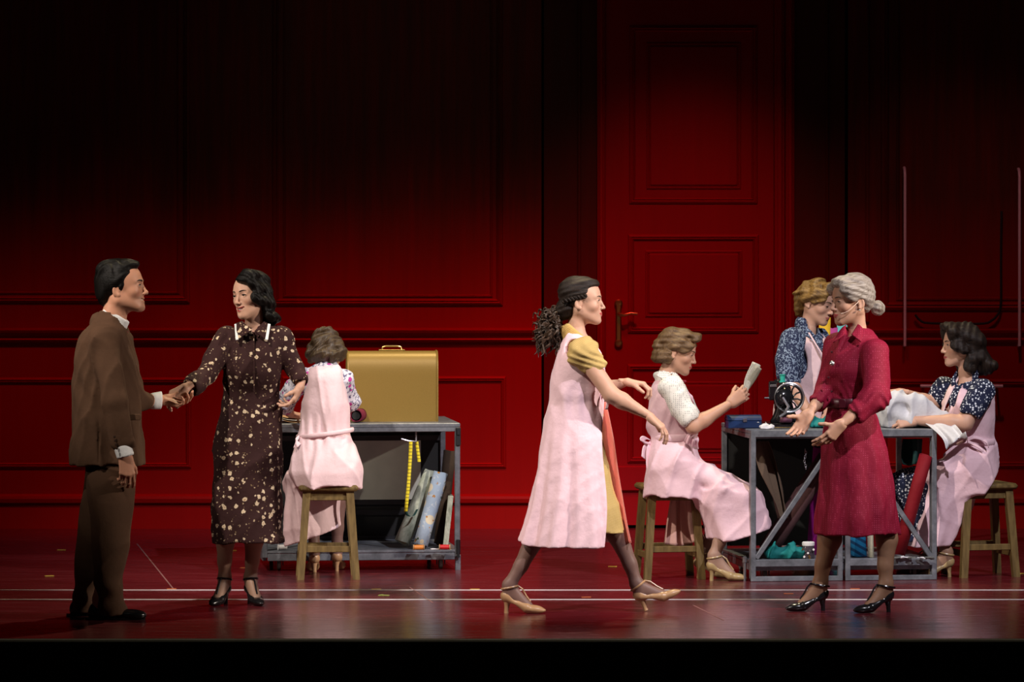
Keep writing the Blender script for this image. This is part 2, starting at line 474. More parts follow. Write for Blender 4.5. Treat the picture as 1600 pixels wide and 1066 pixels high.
# yellow dress with fine stripes
def stripes(name, c1, c2, scale, vec_rot, duty=.5):
    t = cloth(name, c1, .85)
    w = t.n('TexWave', wave_type='BANDS', bands_direction='Z'); w.inputs['Scale'].default_value = scale; w.inputs['Distortion'].default_value = .4
    t.l(t.coord((1, 1, 1), vec_rot), w.inputs['Vector'])
    t.color(t.ramp(w.outputs['Fac'], [(duty - .1, c1), (duty + .1, c2)])); return t.m
MAT['yellow_stripe'] = stripes('yellow_stripe', (.45, .295, .085), (.58, .42, .18), 62, (.25, .35, 0))
MAT['yellow_collar'] = stripes('yellow_collar', (.50, .30, .075), (.62, .42, .16), 50, (.9, .2, 0))
# white blouse with grey dots / navy with white dots / small navy print / lilac floral
t = cloth('white_dotted', (.74, .72, .66), .85); f, _, _ = spots(t, t.coord(), 95, .30, 1.1, .15); t.color(t.mix(f, (.74, .72, .66), (.36, .36, .34))); MAT['white_dotted'] = t.m
t = cloth('navy_dotted', (.012, .016, .045), .85); f, _, _ = spots(t, t.coord(), 62, .34, .8, .7); g, _, _ = spots(t, t.coord(), 130, .3, .25, 1)
t.color(t.mix(g, t.mix(f, (.012, .016, .045), (.70, .74, .82)), (.60, .64, .74))); MAT['navy_dotted'] = t.m
t = cloth('navy_print', (.02, .03, .07), .85); n = t.noise(58, detail=4, rough=.7); v = t.n('TexVoronoi', feature='DISTANCE_TO_EDGE'); v.inputs['Scale'].default_value = 60; t.l(t.coord(), v.inputs['Vector'])
t.color(t.mix(t.math('MULTIPLY', t.math('GREATER_THAN', n, .5), t.math('LESS_THAN', v.outputs['Distance'], .16)), (.022, .030, .070), (.24, .31, .42))); MAT['navy_print'] = t.m
t = cloth('lilac_floral', (.70, .68, .72), .85); n = t.noise(70, detail=4, rough=.65); f, _, _ = spots(t, t.coord(), 26, .36, .4)
m = t.mix(t.math('GREATER_THAN', n, .54), (.70, .68, .74), (.08, .07, .16)); t.color(t.mix(f, m, (.52, .06, .30))); MAT['lilac_floral'] = t.m
# crimson dress with pin dots
t = cloth('crimson_dress', (.30, .008, .035), .7, .1); f, _, _ = spots(t, t.coord(), 92, .24, 1.1, .1); t.color(t.mix(f, (.235, .004, .026), (.38, .030, .078))); MAT['crimson'] = t.m
MAT['belt'] = plain('dark_belt', (.07, .006, .014), .35)
MAT['tan_wire'] = plain('tan_wire', (.75, .55, .42), .5); MAT['silver'] = plain('silver', (.65, .65, .66), .25, .9)
MAT['sock_black'] = plain('black_sock', (.008, .008, .008), .8)
MAT['button'] = plain('button', (.03, .015, .01), .35)
# furniture and props
def wood(name, c1, c2, rough=.5):
    t = NT(name); t.pr(rough, 0, 0, .4); n = t.noise(9, t.coord((6, 6, .8)), 5, .6); t.color(t.ramp(n, [(.3, c1), (.7, c2)])); t.bump(n, .15, .003); return t.m
MAT['stool_wood'] = wood('stool_wood', (.085, .052, .016), (.19, .125, .042))
t = NT('grey_metal'); t.pr(.38, .35, 0, .5); n = t.noise(12, t.coord((1, 1, 1)), 6, .7); t.color(t.ramp(n, [(.3, (.10, .11, .125)), (.6, (.23, .245, .275)), (.8, (.42, .43, .46))])); t.bump(t.noise(40), .1, .002); MAT['grey_metal'] = t.m
MAT['dark_metal'] = plain('dark_metal', (.03, .03, .034), .4, .4); MAT['machine'] = plain('machine_enamel', (.010, .010, .012), .18, 0, spec=.7); MAT['steel'] = plain('steel', (.45, .45, .48), .3, .9); MAT['bright_steel'] = plain('bright_steel', (.75, .75, .80), .35, .1)
t = NT('gold_vinyl'); t.pr(.42, .25, 0, .5); t.color(t.mix(t.noise(420, detail=2), (.22, .135, .026), (.36, .225, .052))); t.bump(t.noise(420, detail=2), .15, .002); MAT['gold_vinyl'] = t.m
MAT['brass'] = plain('brass', (.52, .36, .12), .28, .9)
MAT['gauze'] = plain('gauze', (.62, .62, .52), .8, var=.2, scale=8, bump=.1); MAT['black_board'] = plain('black_board', (.010, .010, .010), .75)
MAT['box_blue'] = plain('box_blue', (.012, .035, .115), .35, var=.3); MAT['teal'] = cloth('teal_cloth', (.010, .19, .185), .7).m; MAT['teal_glass'] = plain('teal_thread', (.03, .42, .32), .4)
MAT['thread_white'] = plain('thread_white', (.78, .77, .75), .8, bump=.2); MAT['thread_plum'] = plain('thread_plum', (.10, .02, .05), .6); MAT['thread_red'] = plain('thread_red', (.55, .015, .02), .5); MAT['thread_orange'] = plain('thread_orange', (.60, .20, .03), .5)
MAT['white_linen'] = cloth('white_linen', (.62, .62, .65), .8, bump=.7).m
MAT['plum_cloth'] = cloth('plum_cloth', (.10, .045, .045), .85).m; MAT['magenta'] = cloth('magenta_cloth', (.30, .008, .20), .7).m
MAT['brown_cloth'] = cloth('brown_cloth', (.135, .090, .060), .85).m; MAT['grey_cloth'] = cloth('grey_cloth', (.15, .15, .14), .85).m
MAT['bottle_green'] = cloth('bottle_green', (.006, .035, .030), .7).m; MAT['red_velvet'] = cloth('red_velvet', (.20, .004, .010), .7).m; MAT['brown_board'] = cloth('brown_board', (.045, .028, .018), .9).m
MAT['roll_green'] = None
t = cloth('sage_fabric', (.30, .34, .27), .8); t.color(t.ramp(t.noise(16, t.coord((1, 1, .5)), 5, .7), [(.3, (.16, .20, .14)), (.55, (.48, .52, .41)), (.75, (.70, .72, .62))])); MAT['roll_green'] = t.m
t = cloth('blue_floral', (.22, .30, .40), .8); n = t.noise(20, detail=4, rough=.7); f, _, _ = spots(t, t.coord(), 15, .40, .6); g, _, _ = spots(t, t.coord(), 34, .3, .5)
m = t.mix(f, t.mix(t.math('GREATER_THAN', n, .58), (.34, .43, .54), (.52, .57, .60)), (.62, .55, .40)); m = t.mix(t.math('MULTIPLY', g, t.math('GREATER_THAN', n, .48)), m, (.42, .20, .05)); t.color(t.mix(t.math('GREATER_THAN', n, .63), m, (.05, .09, .07))); MAT['roll_blue'] = t.m
MAT['roll_maroon'] = cloth('maroon_fabric', (.16, .012, .035), .7).m; MAT['blue_stripe'] = stripes('blue_stripe', (.010, .16, .34), (.006, .045, .12), 9, (.3, .5, 0), .6); MAT['cream'] = cloth('cream_cloth', (.55, .52, .38), .8).m
MAT['yellow_cloth'] = cloth('yellow_cloth', (.75, .46, .03), .7).m; MAT['pink_cloth'] = cloth('hot_pink_cloth', (.72, .10, .45), .7).m; MAT['cyan_cloth'] = cloth('cyan_cloth', (.16, .62, .66), .7).m
t = NT('tape_yellow'); t.pr(.5); w = t.n('TexWave', wave_type='BANDS', bands_direction='Z'); w.inputs['Scale'].default_value = 16; t.l(t.coord(), w.inputs['Vector']); t.color(t.ramp(w.outputs['Fac'], [(.04, (.06, .04, .01)), (.10, (.75, .62, .02))])); MAT['tape_yellow'] = t.m
t = NT('letter_paper'); t.pr(.7); n = t.noise(90, t.coord((1, 1, 2)), 3, .7); t.color(t.ramp(n, [(.30, (.22, .24, .20)), (.42, (.80, .76, .62))])); MAT['paper'] = t.m
MAT['kraft'] = plain('kraft_paper', (.46, .27, .12), .5); MAT['jar'] = plain('jar_glass', (.06, .05, .06), .1, spec=.7)
MAT['pin_white'] = plain('white_line_tape', (.75, .75, .78), .5, var=.25, scale=18)
MAT['mark_yellow'] = plain('mark_yellow', (.60, .42, .05), .6); MAT['mark_orange'] = plain('mark_orange', (.60, .16, .05), .6); MAT['mark_green'] = plain('mark_green', (.40, .55, .12), .6)
# set wall: red gloss paint, brown streaks above the rail; darkening upwards partly paints in light falloff
def wall_mat(name, base, dark, streak):
    t = NT(name); t.pr(.55, 0, 0, .12)
    v = t.n('TexCoord').outputs['Object']; mp = t.n('Mapping'); mp.inputs['Scale'].default_value = (7, 1, .35); t.l(v, mp.inputs['Vector'])
    n = t.noise(2.2, mp.outputs[0], 6, .7); g = t.noise(170, detail=2)
    c = t.mix(t.math('MULTIPLY', n, .55), base, dark)
    sx = t.n('SeparateXYZ'); t.l(v, sx.inputs[0])
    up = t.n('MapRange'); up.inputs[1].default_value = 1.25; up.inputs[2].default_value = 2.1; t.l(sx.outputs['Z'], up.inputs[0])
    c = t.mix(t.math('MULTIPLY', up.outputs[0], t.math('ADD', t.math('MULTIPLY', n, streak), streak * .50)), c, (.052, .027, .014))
    c = t.mix(t.math('MULTIPLY', g, .35), c, tuple(x * .45 for x in base)); t.color(c); t.bump(t.math('ADD', n, t.math('MULTIPLY', g, .3)), .12, .006); return t.m
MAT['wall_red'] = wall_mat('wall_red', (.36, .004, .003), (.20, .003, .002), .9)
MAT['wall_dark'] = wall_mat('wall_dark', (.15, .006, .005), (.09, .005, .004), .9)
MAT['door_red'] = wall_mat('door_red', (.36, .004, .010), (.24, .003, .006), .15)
t = NT('stage_floor'); t.pr(.3, 0, 0, .5)
v = t.coord((.35, 3.2, 1)); n = t.noise(6, v, 7, .72); n2 = t.noise(2.2, t.coord((.6, 1, 1)), 4, .6); sc_ = t.noise(40, t.coord((.12, 1, 1)), 3, .8)
c = t.ramp(n, [(.25, (.060, .007, .009)), (.55, (.125, .014, .019)), (.8, (.20, .036, .042))]); c = t.mix(t.math('MULTIPLY', n2, .55), c, (.050, .006, .012))
c = t.mix(t.math('MULTIPLY', t.math('GREATER_THAN', sc_, .70), .35), c, (.40, .20, .19)); t.color(c)
t.l(t.ramp(n, [(.3, (.14, .14, .14)), (.8, (.36, .36, .36))]), t.b.inputs['Roughness']); t.bump(n, .06, .004); MAT['floor'] = t.m
MAT['stage_black'] = plain('stage_black', (.008, .006, .006), .8)

# ------------------------------------------------------------------ the set
WY = 5.9
def W(px, py): return at(px, py, WY)
def slab(name, px0, px1, z0, z1, mat, y0=WY, t=.06, kind='structure'):
    x0, x1 = W(px0, 0).x, W(px1, 0).x
    return tag(MB().box(((x0 + x1) / 2, y0 + t / 2, (z0 + z1) / 2), (x1 - x0, t, z1 - z0)).build(name, mat), kind=kind)
TOPZ = 4.6
WL = slab('wall_left', -420, 846, 0, TOPZ, MAT['wall_red'])
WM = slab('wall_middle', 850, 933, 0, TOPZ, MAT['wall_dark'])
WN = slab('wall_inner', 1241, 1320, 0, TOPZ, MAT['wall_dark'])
WR = slab('wall_right', 1325, 2020, 0, TOPZ, MAT['wall_red'])
slab('wall_rear', -420, 2020, 0, TOPZ, MAT['stage_black'], WY + .10, .05)
tag(MB().box((0, 2.66, -.05), (15, 8.68, .1)).build('floor', MAT['floor']), kind='structure')
tag(MB().box((0, -1.72, -.55), (15, .08, 1.099), bev=.008).build('trim_1', MAT['stage_black']), kind='structure')
tag(MB().box((0, -6.5, -1.13), (22, 9.4, .06)).build('ground', MAT['stage_black']), kind='structure')
PROF = [(0, 0), (.006, .012), (.022, .022), (.034, .012), (.040, .020), (.050, .008), (.054, 0)]
def frame_bars(x0, x1, z0, z1, k=1.0, y=WY):
    "mitred picture-frame moulding, one mesh per side"
    out = []
    cs = [(x0, z0, 1, 1), (x1, z0, -1, 1), (x1, z1, -1, -1), (x0, z1, 1, -1)]
    for i in range(4):
        a, b = cs[i], cs[(i + 1) % 4]; V = []
        for c in (a, b):
            for w, h in PROF: V.append((c[0] + c[2] * w * k, y - h * k, c[1] + c[3] * w * k))
        n = len(PROF); out.append((V, [(j, j + 1, n + j + 1, n + j) for j in range(n - 1)] + [tuple(range(n))[::-1], tuple(range(n, 2 * n))]))
    return out
TR = [1]
def panel(px0, px1, py0, py1, mat, parent, k=1.0, y=WY):
    a, b = W(px0, py1), W(px1, py0)
    for V, Fc in frame_bars(a.x, b.x, a.z, b.z, k, y):
        mb = MB(); mb.add(V, Fc); mb.build('moulding', mat, parent, False)
def rail(px0, px1, prof, mat, name=None, parent=None):
    "horizontal run of a profile [(z, out)]"
    x0, x1 = W(px0, 0).x, W(px1, 0).x; V = []; n = len(prof)
    for x in (x0, x1):
        for z, h in prof: V.append((x, WY - h, z))
    mb = MB(); mb.add(V, [(j, n + j, n + j + 1, j + 1) for j in range(n - 1)] + [tuple(range(n)), tuple(range(n, 2 * n))[::-1]])
    if name is None: TR[0] += 1; name = 'trim_%d' % TR[0]
    o = mb.build(name, mat, parent, False)
    return o if parent else tag(o, kind='structure')
zc = lambda py: W(0, py).z
railp = [(zc(535), 0), (zc(534), .020), (zc(531), .030), (zc(528), .022), (zc(526), .024), (zc(520), .045), (zc(516), .052), (zc(514), .050), (zc(513), 0)]
basep = [(0, 0), (0, .035), (zc(791), .035), (zc(789), .022), (zc(787), .022), (zc(785), .050), (zc(779), .055), (zc(775), .050), (zc(773), .03), (zc(772), 0)]
for (a, b, m, sd) in ((-420, 846, 'wall_red', 'left'), (1325, 2020, 'wall_red', 'right')):
    rail(a, b, railp, MAT[m]); rail(a, b, basep, MAT[m], 'baseboard_' + sd)
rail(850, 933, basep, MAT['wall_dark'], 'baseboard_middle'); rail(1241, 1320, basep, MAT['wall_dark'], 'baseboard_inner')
for (x0, x1, y0, y1, k) in ((425, 786, -60, 478, .8), (442, 770, -45, 465, .35), (-80, 297, -60, 474, .8), (-64, 281, -45, 460, .35), (-80, 299, 590, 732, .65), (440, 791, 588, 732, .65)):
    panel(x0, x1, y0, y1, MAT['wall_red'], WL, k)
for (x0, x1, y0, y1, k) in ((1376, 1700, -60, 486, 1.0), (1400, 1680, -45, 470, .45), (1376, 1700, 592, 732, .8)):
    panel(x0, x1, y0, y1, MAT['wall_red'], WR, k)
def vbar(px0, px1, mat, parent, out=.02, z0=.21, z1=TOPZ):
    x0, x1 = W(px0, 0).x, W(px1, 0).x
    MB().box(((x0 + x1) / 2, WY - out / 2, (z0 + z1) / 2), (x1 - x0, out, z1 - z0), bev=.008).build('moulding', mat, parent)
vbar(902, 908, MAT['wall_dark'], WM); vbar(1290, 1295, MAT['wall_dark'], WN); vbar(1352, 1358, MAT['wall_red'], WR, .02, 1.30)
# door with its raised frame, three sunk panels and brass lever
DR = slab('door_1', 946, 1209, .02, TOPZ - .05, MAT['door_red'], WY + .012, .05)
def casing(name, px0, px1):
    x0, x1 = W(px0, 0).x, W(px1, 0).x; xm = (x0 + x1) / 2
    mb = MB().box((xm, WY + .0, TOPZ / 2), (x1 - x0, .08, TOPZ), bev=.01)
    mb.box((xm, WY - .045, TOPZ / 2), ((x1 - x0) * .5, .03, TOPZ), bev=.008)
    return tag(mb.build(name, MAT['door_red']), kind='structure')
casing('trim_20', 933, 945.5); casing('trim_21', 1209.5, 1226); casing('trim_22', 1227, 1241)
def dpanel(x0, x1, y0, y1, inner):
    panel(x0, x1, y0, y1, MAT['door_red'], DR, .75, WY + .012)
    a, b = W(inner[0], inner[3]), W(inner[1], inner[2])
    MB().box(((a.x + b.x) / 2, WY + .008, (a.z + b.z) / 2), (b.x - a.x - .04, .022, b.z - a.z - .04), bev=.010).build('panel', MAT['door_red'], DR)
    panel(*inner, MAT['door_red'], DR, .45, WY + .012)
dpanel(983, 1184, 40, 319, (1010, 1158, 66, 296)); dpanel(981, 1186, 366, 521, (1008, 1160, 391, 496)); dpanel(980, 1184, 569, 724, (1003, 1162, 596, 708))
MB().box(W(1077, 748) + Vector((0, .005, 0)), (1.06, .03, .16), bev=.008).build('kick_board', MAT['door_red'], DR)
hp = W(966.5, 505); hd = MB().box(hp + Vector((0, 0, 0)), (.036, .026, .26), bev=.008)
for dz in (-.125, .125): hd.lathe(hp + Vector((0, .012, dz)), [(.026, 0), (.026, .02), (.018, .026), (0, .028)], (0, -1, 0), 14)
HD = hd.build('handle', MAT['brass'], DR)
q = W(967, 491); MB().tube([q, q + Vector((0, -.05, 0)), q + Vector((.03, -.062, -.006)), q + Vector((.075, -.062, .008)), q + Vector((.115, -.058, .002))], [.012, .011, .012, .010, .011], 10).build('lever', MAT['brass'], HD, True)
# tape lines and worn marks on the boards
for i, (py, wd) in enumerate(((922.3, .014), (937.2, .02))):
    Yt = FPX * CAM_H / (py - HZ) + CAM_Y
    tag(MB().box((0, Yt, .001), (14.8, wd, .002)).build('white_tape_line', MAT['pin_white']), 'thin white tape line across the whole stage floor, ' + ('nearer the back wall of the two' if i == 0 else 'nearer the front edge of the two'), 'tape')
MK = [(96, 860, 'yellow', 'two'), (77, 900.5, 'yellow', ''), (363, 861, 'yellow', ''), (268, 921, 'orange', ''), (382, 888, 'orange', ''), (588, 921.5, 'yellow', ''), (601, 931, 'green', ''), (742, 921.5, 'yellow', ''), (916, 934, 'orange', ''), (957, 886, 'yellow', ''), (1232, 928.5, 'orange', ''), (1336, 921, 'orange', ''), (1596, 897, 'yellow', '')]
WHERE = ['far left of the stage near the back wall', 'left edge of the stage behind the man', 'behind the legs of the floral dress', 'on the white line between man and floral dress', 'beside the left table castor', 'on the white line in front of the left table', 'just in front of the white line below the left table', 'on the white line between left table and walking woman', 'between the feet of the walking woman', 'below the outstretched hands near the reader stool', 'beside the front shoe of the crimson dress', 'on the white line between the black shoes', 'at the far right edge of the stage']
for (px, py, c, _), wh in zip(MK, WHERE):
    Yt = FPX * CAM_H / (py - HZ) + CAM_Y; c0 = at(px, py, Yt)
    M = Matrix.Rotation(random.Random(px).uniform(-.5, .5), 3, 'Z'); mb = MB().box((c0.x, Yt, .0025), (.05, .016, .002), M)
    if c == 'green': mb.box((c0.x - .02, Yt + .012, .0025), (.014, .05, .002), M)
    tag(mb.build('floor_mark', MAT['mark_' + c]), f'{c} floor tape mark {wh}', 'tape mark')
for i, (a, b) in enumerate((((214, 850), (272, 922)), ((640, 918), (676, 942)), ((1083, 946), (1131, 970)))):
    P = [at(x, y, FPX * CAM_H / (y - HZ) + CAM_Y) for x, y in (a, b)]
    tag(MB().bar(P[0] + Vector((0, 0, .0005)), P[1] + Vector((0, 0, .0005)), .008, .001).build('trim_%d' % (30 + i), plain('worn_seam', (.22, .09, .09), .6, var=.5, scale=25)), kind='structure')
# two thin steel rods, the chrome rail between them and the dark cable on the right of the wall
def rod(px, py0, py1, lab):
    a, b = at(px, py0, WY - .07), at(px, py1, WY - .07)
    root = thing('hanging_rod', lab, 'rod', b)
    L = (a - b).z
    MB().tube([(0, 0, 0), (0, 0, L - .05), (0, .02, L - .015), (0, .05, L), (0, .07, L)], .0095, 10).build('tube', MAT['bright_steel'], root, True)
    MB().tube([(0, 0, .03), (0, .03, .015), (0, .07, 0)], .008, 8).build('lower_bracket', MAT['bright_steel'], root, True)
rod(1414, 262, 541, 'thin upright steel rod on the dark wall, left of the two'); rod(1593, 264, 541, 'thin upright steel rod on the dark wall, right of the two')
c0 = at(1438, 604, WY - .14); c1 = at(1567, 603, WY - .14)
ch = thing('chrome_rail', 'horizontal chrome rail on the red wall behind the dark haired seamstress', 'rail', (c0 + c1) / 2)
L = (c1 - c0).x / 2; MB().tube([(-L, 0, 0), (L, 0, 0)], .011, 10).build('tube', MAT['bright_steel'], ch, True)
for s in (-1, 1): MB().tube([(s * L * .9, 0, 0), (s * L * .9, .14, 0)], .008, 8).build('bracket', MAT['dark_metal'], ch, True)
pts = [at(*q, WY - .035) for q in ((1430, 492), (1438, 501), (1452, 505), (1530, 506), (1548, 502), (1560, 490), (1564, 470), (1564, 400), (1565, 330))]
cb = MB().tube([Vector(p) for p in spline(pts, 40)], .0075, 8).build('cable', MAT['black_board'], None, True); tag(cb, 'dark cable looped along the wall above the dark haired seamstress', 'cable')

# ------------------------------------------------------------------ trolley tables, stools, props
def trolley(label, corner, rz, Wd, Dp, mirror_frames):
    root = thing('work_table', label, 'table', corner, rz); H, t = .823, .030; g = MAT['grey_metal']
    MB().box((Wd / 2, Dp / 2, H - .012), (Wd, Dp, .024), bev=.004).build('table_top', g, root)
    for nm, a, b in (('top_rail', (0, t / 2, H - .036), (Wd, t / 2, H - .036)), ('top_rail', (0, Dp - t / 2, H - .036), (Wd, Dp - t / 2, H - .036)), ('top_rail', (t / 2, t, H - .036), (t / 2, Dp - t, H - .036)), ('top_rail', (Wd - t / 2, t, H - .036), (Wd - t / 2, Dp - t, H - .036))):
        MB().bar(a, b, t, .024, bev=.003).build(nm, g, root)
    zb = .012 if mirror_frames else .075
    for x in (t / 2, Wd - t / 2):
        for y in (t / 2, Dp - t / 2):
            MB().box((x, y, (zb + H - .048) / 2), (t, t, H - .048 - zb), bev=.003).build('post', g, root)
    sh = .115
    MB().box((Wd / 2, Dp / 2, sh - .008), (Wd - .002, Dp - .002, .016), bev=.003).build('shelf', g, root)
    for y in (t / 2 - .002, Dp - t / 2): MB().box((Wd / 2, y, sh - .038), (Wd - 2 * t - .001, t * .8, .040), bev=.003).build('shelf_rail', g, root)
    for x in (t / 2, Wd - t / 2): MB().box((x, Dp / 2, sh - .038), (t * .8, Dp - 2 * t - .001, .040), bev=.003).build('shelf_rail', g, root)
    for x in (.10, Wd - .10):
        for y in (.09, Dp - .09):
            c = MB().box((x, y, .074), (.05, .06, .012)); c.bar((x - .022, y, .07), (x - .022, y + .012, .028), .005, .03); c.bar((x + .022, y, .07), (x + .022, y + .012, .028), .005, .03)
            co = c.build('castor', MAT['dark_metal'], root)
            MB().lathe((x - .012, y + .014, .029), [(0, 0), (.02, 0), (.0285, .004), (.0285, .020), (.02, .024), (0, .024)], (1, 0, 0), 16).build('wheel', plain('castor_wheel', (.30, .28, .25), .5) if 'castor' not in MAT else MAT['castor'], co, True)
    if mirror_frames:
        for k in (0, 1):
            x0, x1 = (0.0, Wd * .493) if k == 0 else (Wd * .507, Wd)
            fr = MB().box(((x0 + x1) / 2, -.014, H - .020), (x1 - x0, .026, .040), bev=.003)
            fr.box(((x0 + x1) / 2, -.014, .014), (x1 - x0, .026, .028), bev=.003); fr.box(((x0 + x1) / 2, -.014, .100), (x1 - x0, .026, .040), bev=.003)
            for x in (x0 + .014, x1 - .014): fr.box((x, -.014, H / 2), (.028, .0265, H), bev=.003)
            fo = fr.build('front_frame', g, root)
            a, b = ((x0 + .03, -.014, .125), (x1 - .03, -.014, H - .05)) if k == 0 else ((x1 - .03, -.014, .125), (x0 + .03, -.014, H - .05))
            MB().bar(a, b, .026, .024, up=(0, 1, 0), bev=.003).build('brace', g, fo)
        MB().box((Wd * .36, Dp - .014, .46), (Wd * .66, .008, .66)).build('back_panel', MAT['black_board'], root)
        MB().lathe((-.024, .03, .03), [(.008, -.03), (.008, .07), (.012, .072), (.012, .10), (.006, .105)], n=12).build('hinge_pin', MAT['steel'], root, True)
    else:
        bp = MB(); y = Dp - .012
        for z in (.12, .27, .33, .70): bp.box((Wd / 2, y, z), (Wd - 2 * t, .018, .03))
        bp.build('back_rail', MAT['dark_metal'], root)
        MB().box((Wd / 2, y + .012, .46), (Wd - 2 * t, .004, .68)).build('back_panel', MAT['black_board'], root)
        MB().box((Wd * .56, y - .014, .515), (Wd * .62, .004, .34)).build('gauze_panel', MAT['gauze'], root)
        lt = MB().box((Wd - .012, -.006, H - .075), (.028, .010, .10), bev=.002); lt.box((Wd - .012, -.014, H - .05), (.014, .010, .03)); lt.build('latch', MAT['dark_metal'], root)
        lt = MB().box((Wd - .012, -.006, .13), (.024, .010, .08), bev=.002); lt.lathe((Wd - .012, -.014, .09), [(.008, -.02), (.008, .08)], n=10); lt.build('latch', MAT['dark_metal'], root)
        MB().box((Wd - .012, .014, .04), (.03, .03, .09), bev=.003).build('foot_post', g, root)
    return root
TLY, TRY = 2.40, 1.69
RZL, RZR = R(6.5), R(7.5)
TL = trolley('left grey metal work table on castors under the gold case', at(410, 893, TLY) * Vector((1, 1, 0)).to_3d() if False else Vector((at(410, 0, TLY).x, TLY - .02, 0)), RZL, 1.11, .86, False)
TRr = trolley('right grey metal work table with two braced front frames under the sewing machine', Vector((at(1172, 0, TRY).x, TRY, 0)), RZR, 1.03, .90, True)
def on(table, x, y, z=.823):
    c, s = math.cos(table.rotation_euler.z), math.sin(table.rotation_euler.z)
    return Vector((table.location.x + x * c - y * s, table.location.y + x * s + y * c, z))

def stool(label, cx, Y, rz):
    root = thing('wooden_stool', label, 'stool', (at(cx, 0, Y).x, Y, 0), rz, 'wooden stools at the work tables'); m = MAT['stool_wood']; H = .515; w = .158
    MB().box((0, 0, H - .017), (.325, .325, .034), bev=.012).build('seat', m, root, True)
    for sx in (-1, 1):
        for sy in (-1, 1):
            a = Vector((sx * .118, sy * .118, H - .034)); b = Vector((sx * .152, sy * .152, 0)); d = (a - b); V = []
            for p, r in ((b, .019), (a, .021)):
                for i, j in ((-1, -1), (1, -1), (1, 1), (-1, 1)): V.append(p + Vector((i * r, j * r, 0)))
            mb = MB(); mb.add(V, [(3, 2, 1, 0), (4, 5, 6, 7), (0, 1, 5, 4), (1, 2, 6, 5), (2, 3, 7, 6), (3, 0, 4, 7)]); mb.build('leg', m, root)
    def ring(nm, z, h, thk, dz=0):
        f = (H - .034 - z) / (H - .034); e = .118 + .034 * f
        for i, (p, q) in enumerate((((-e, -e), (e, -e)), ((e, -e), (e, e)), ((e, e), (-e, e)), ((-e, e), (-e, -e)))):
            zz = z + (dz if i % 2 else 0); MB().bar((*p, zz), (*q, zz), thk, h, bev=.003).build(nm, m, root)
    ring('apron_rail', H - .060, .050, .018); ring('stretcher', .165, .034, .020, -.035)
    return root
stool('wooden stool under the seated woman seen from behind at the left table', 512, 1.97, R(4))
stool('wooden stool under the woman reading letters', 1045, 1.97, R(10))
stool('wooden stool under the dark haired woman at the right table', 1532, 2.12, R(14))

# gold machine case
gc = on(TL, .755, .34); GB = thing('gold_case', 'large gold domed sewing machine case with brass handle on the left table', 'case', gc, RZL - R(3))
w, d, h = .505, .27, .395; prof = [(-d / 2, 0)]
for a in np.linspace(180, 0, 26): prof.append((d / 2 * math.copysign(abs(math.cos(R(a))) ** .55, math.cos(R(a))), h - .135 + .135 * abs(math.sin(R(a))) ** .75))
prof.append((d / 2, 0)); V = [(sx * w / 2, y, z) for sx in (-1, 1) for y, z in prof]; n = len(prof)
mb = MB(); mb.add(V, [(i, i + 1, n + i + 1, n + i) for i in range(n - 1)] + [tuple(range(n))[::-1], tuple(range(n, 2 * n)), (n - 1, 0, n, 2 * n - 1)]); mb.build('case_body', MAT['gold_vinyl'], GB, True)
for sx in (-1, 1):
    rim = MB().tube([(sx * w / 2, y, z) for y, z in prof], .006, 6); rim.build('edge_piping', MAT['gold_vinyl'], GB, True)
hb = MB().box((0, 0, h + .004), (.15, .03, .008), bev=.002)
HB = hb.build('handle_plate', MAT['brass'], GB)
MB().tube([(-.055, 0, h + .006), (-.052, 0, h + .022), (-.035, 0, h + .027), (.035, 0, h + .027), (.052, 0, h + .022), (.055, 0, h + .006)], .005, 8).build('handle', MAT['brass'], HB, True)

def roll(name, label, a, b, r, mat, cat='fabric roll', wrap=2.2, core=True, hollow=.55):
    "bolt of cloth from a to b, wound in a spiral seen at the ends"
    a, b = Vector(a), Vector(b); L = (b - a).length; root = thing(name, label, cat, a); root.rotation_euler = (b - a).to_track_quat('Z', 'Y').to_euler()
    pts = [(r * (1 - .12 * t) * math.cos(t * 6.283 * wrap), r * (1 - .12 * t) * math.sin(t * 6.283 * wrap)) for t in np.linspace(0, 1, 60)]
    V = []; n = 60
    for j, z in enumerate((0, L * .33, L * .66, L)):
        for i, (x, y) in enumerate(pts):
            k = 1 + .03 * math.sin(i * .9 + j * 2); V.append((x * k, y * k, z + .004 * math.sin(i * .5)))
    mb = MB(); mb.add(V, [(j * n + i, j * n + i + 1, (j + 1) * n + i + 1, (j + 1) * n + i) for j in range(3) for i in range(n - 1)])
    o = mb.build('wound_cloth', mat, root, True); o.modifiers.new('s', 'SOLIDIFY').thickness = .004
    if core: MB().lathe((0, 0, .004), [(r * hollow * .8, 0), (r * hollow, 0), (r * hollow, L - .008), (r * hollow * .8, L - .008)], n=20).build('core_tube', MAT['kraft'] if core is True else core, root, True)
    return root
SHL = .117
def onto(table, px, py, depth, z):
    "point of the photo's ray at the table's own depth plane, pinned to height z"
    Y = table.location.y + depth; p = at(px, py, Y); return Vector((p.x, Y, z if z is not None else p.z))
roll('fabric_roll', 'pale sage green fabric roll leaning on the left table shelf', onto(TL, 628, 0, .22, SHL + .03), onto(TL, 675, 738, .34, None), .045, MAT['roll_green'])
roll('fabric_roll', 'blue floral fabric roll leaning beside the sage green one', onto(TL, 657, 0, .12, SHL + .02), onto(TL, 689, 740, .24, None), .042, MAT['roll_blue'])
roll('fabric_roll', 'dark brown fabric roll behind the blue floral one on the shelf', onto(TL, 688, 0, .34, SHL + .015), onto(TL, 703, 706, .50, None), .036, MAT['brown_board'])
b0 = onto(TL, 697, 0, .20, SHL); bd = thing('pattern_board', 'narrow grey folded cloth board at the right end of the shelf', 'cloth board', b0)
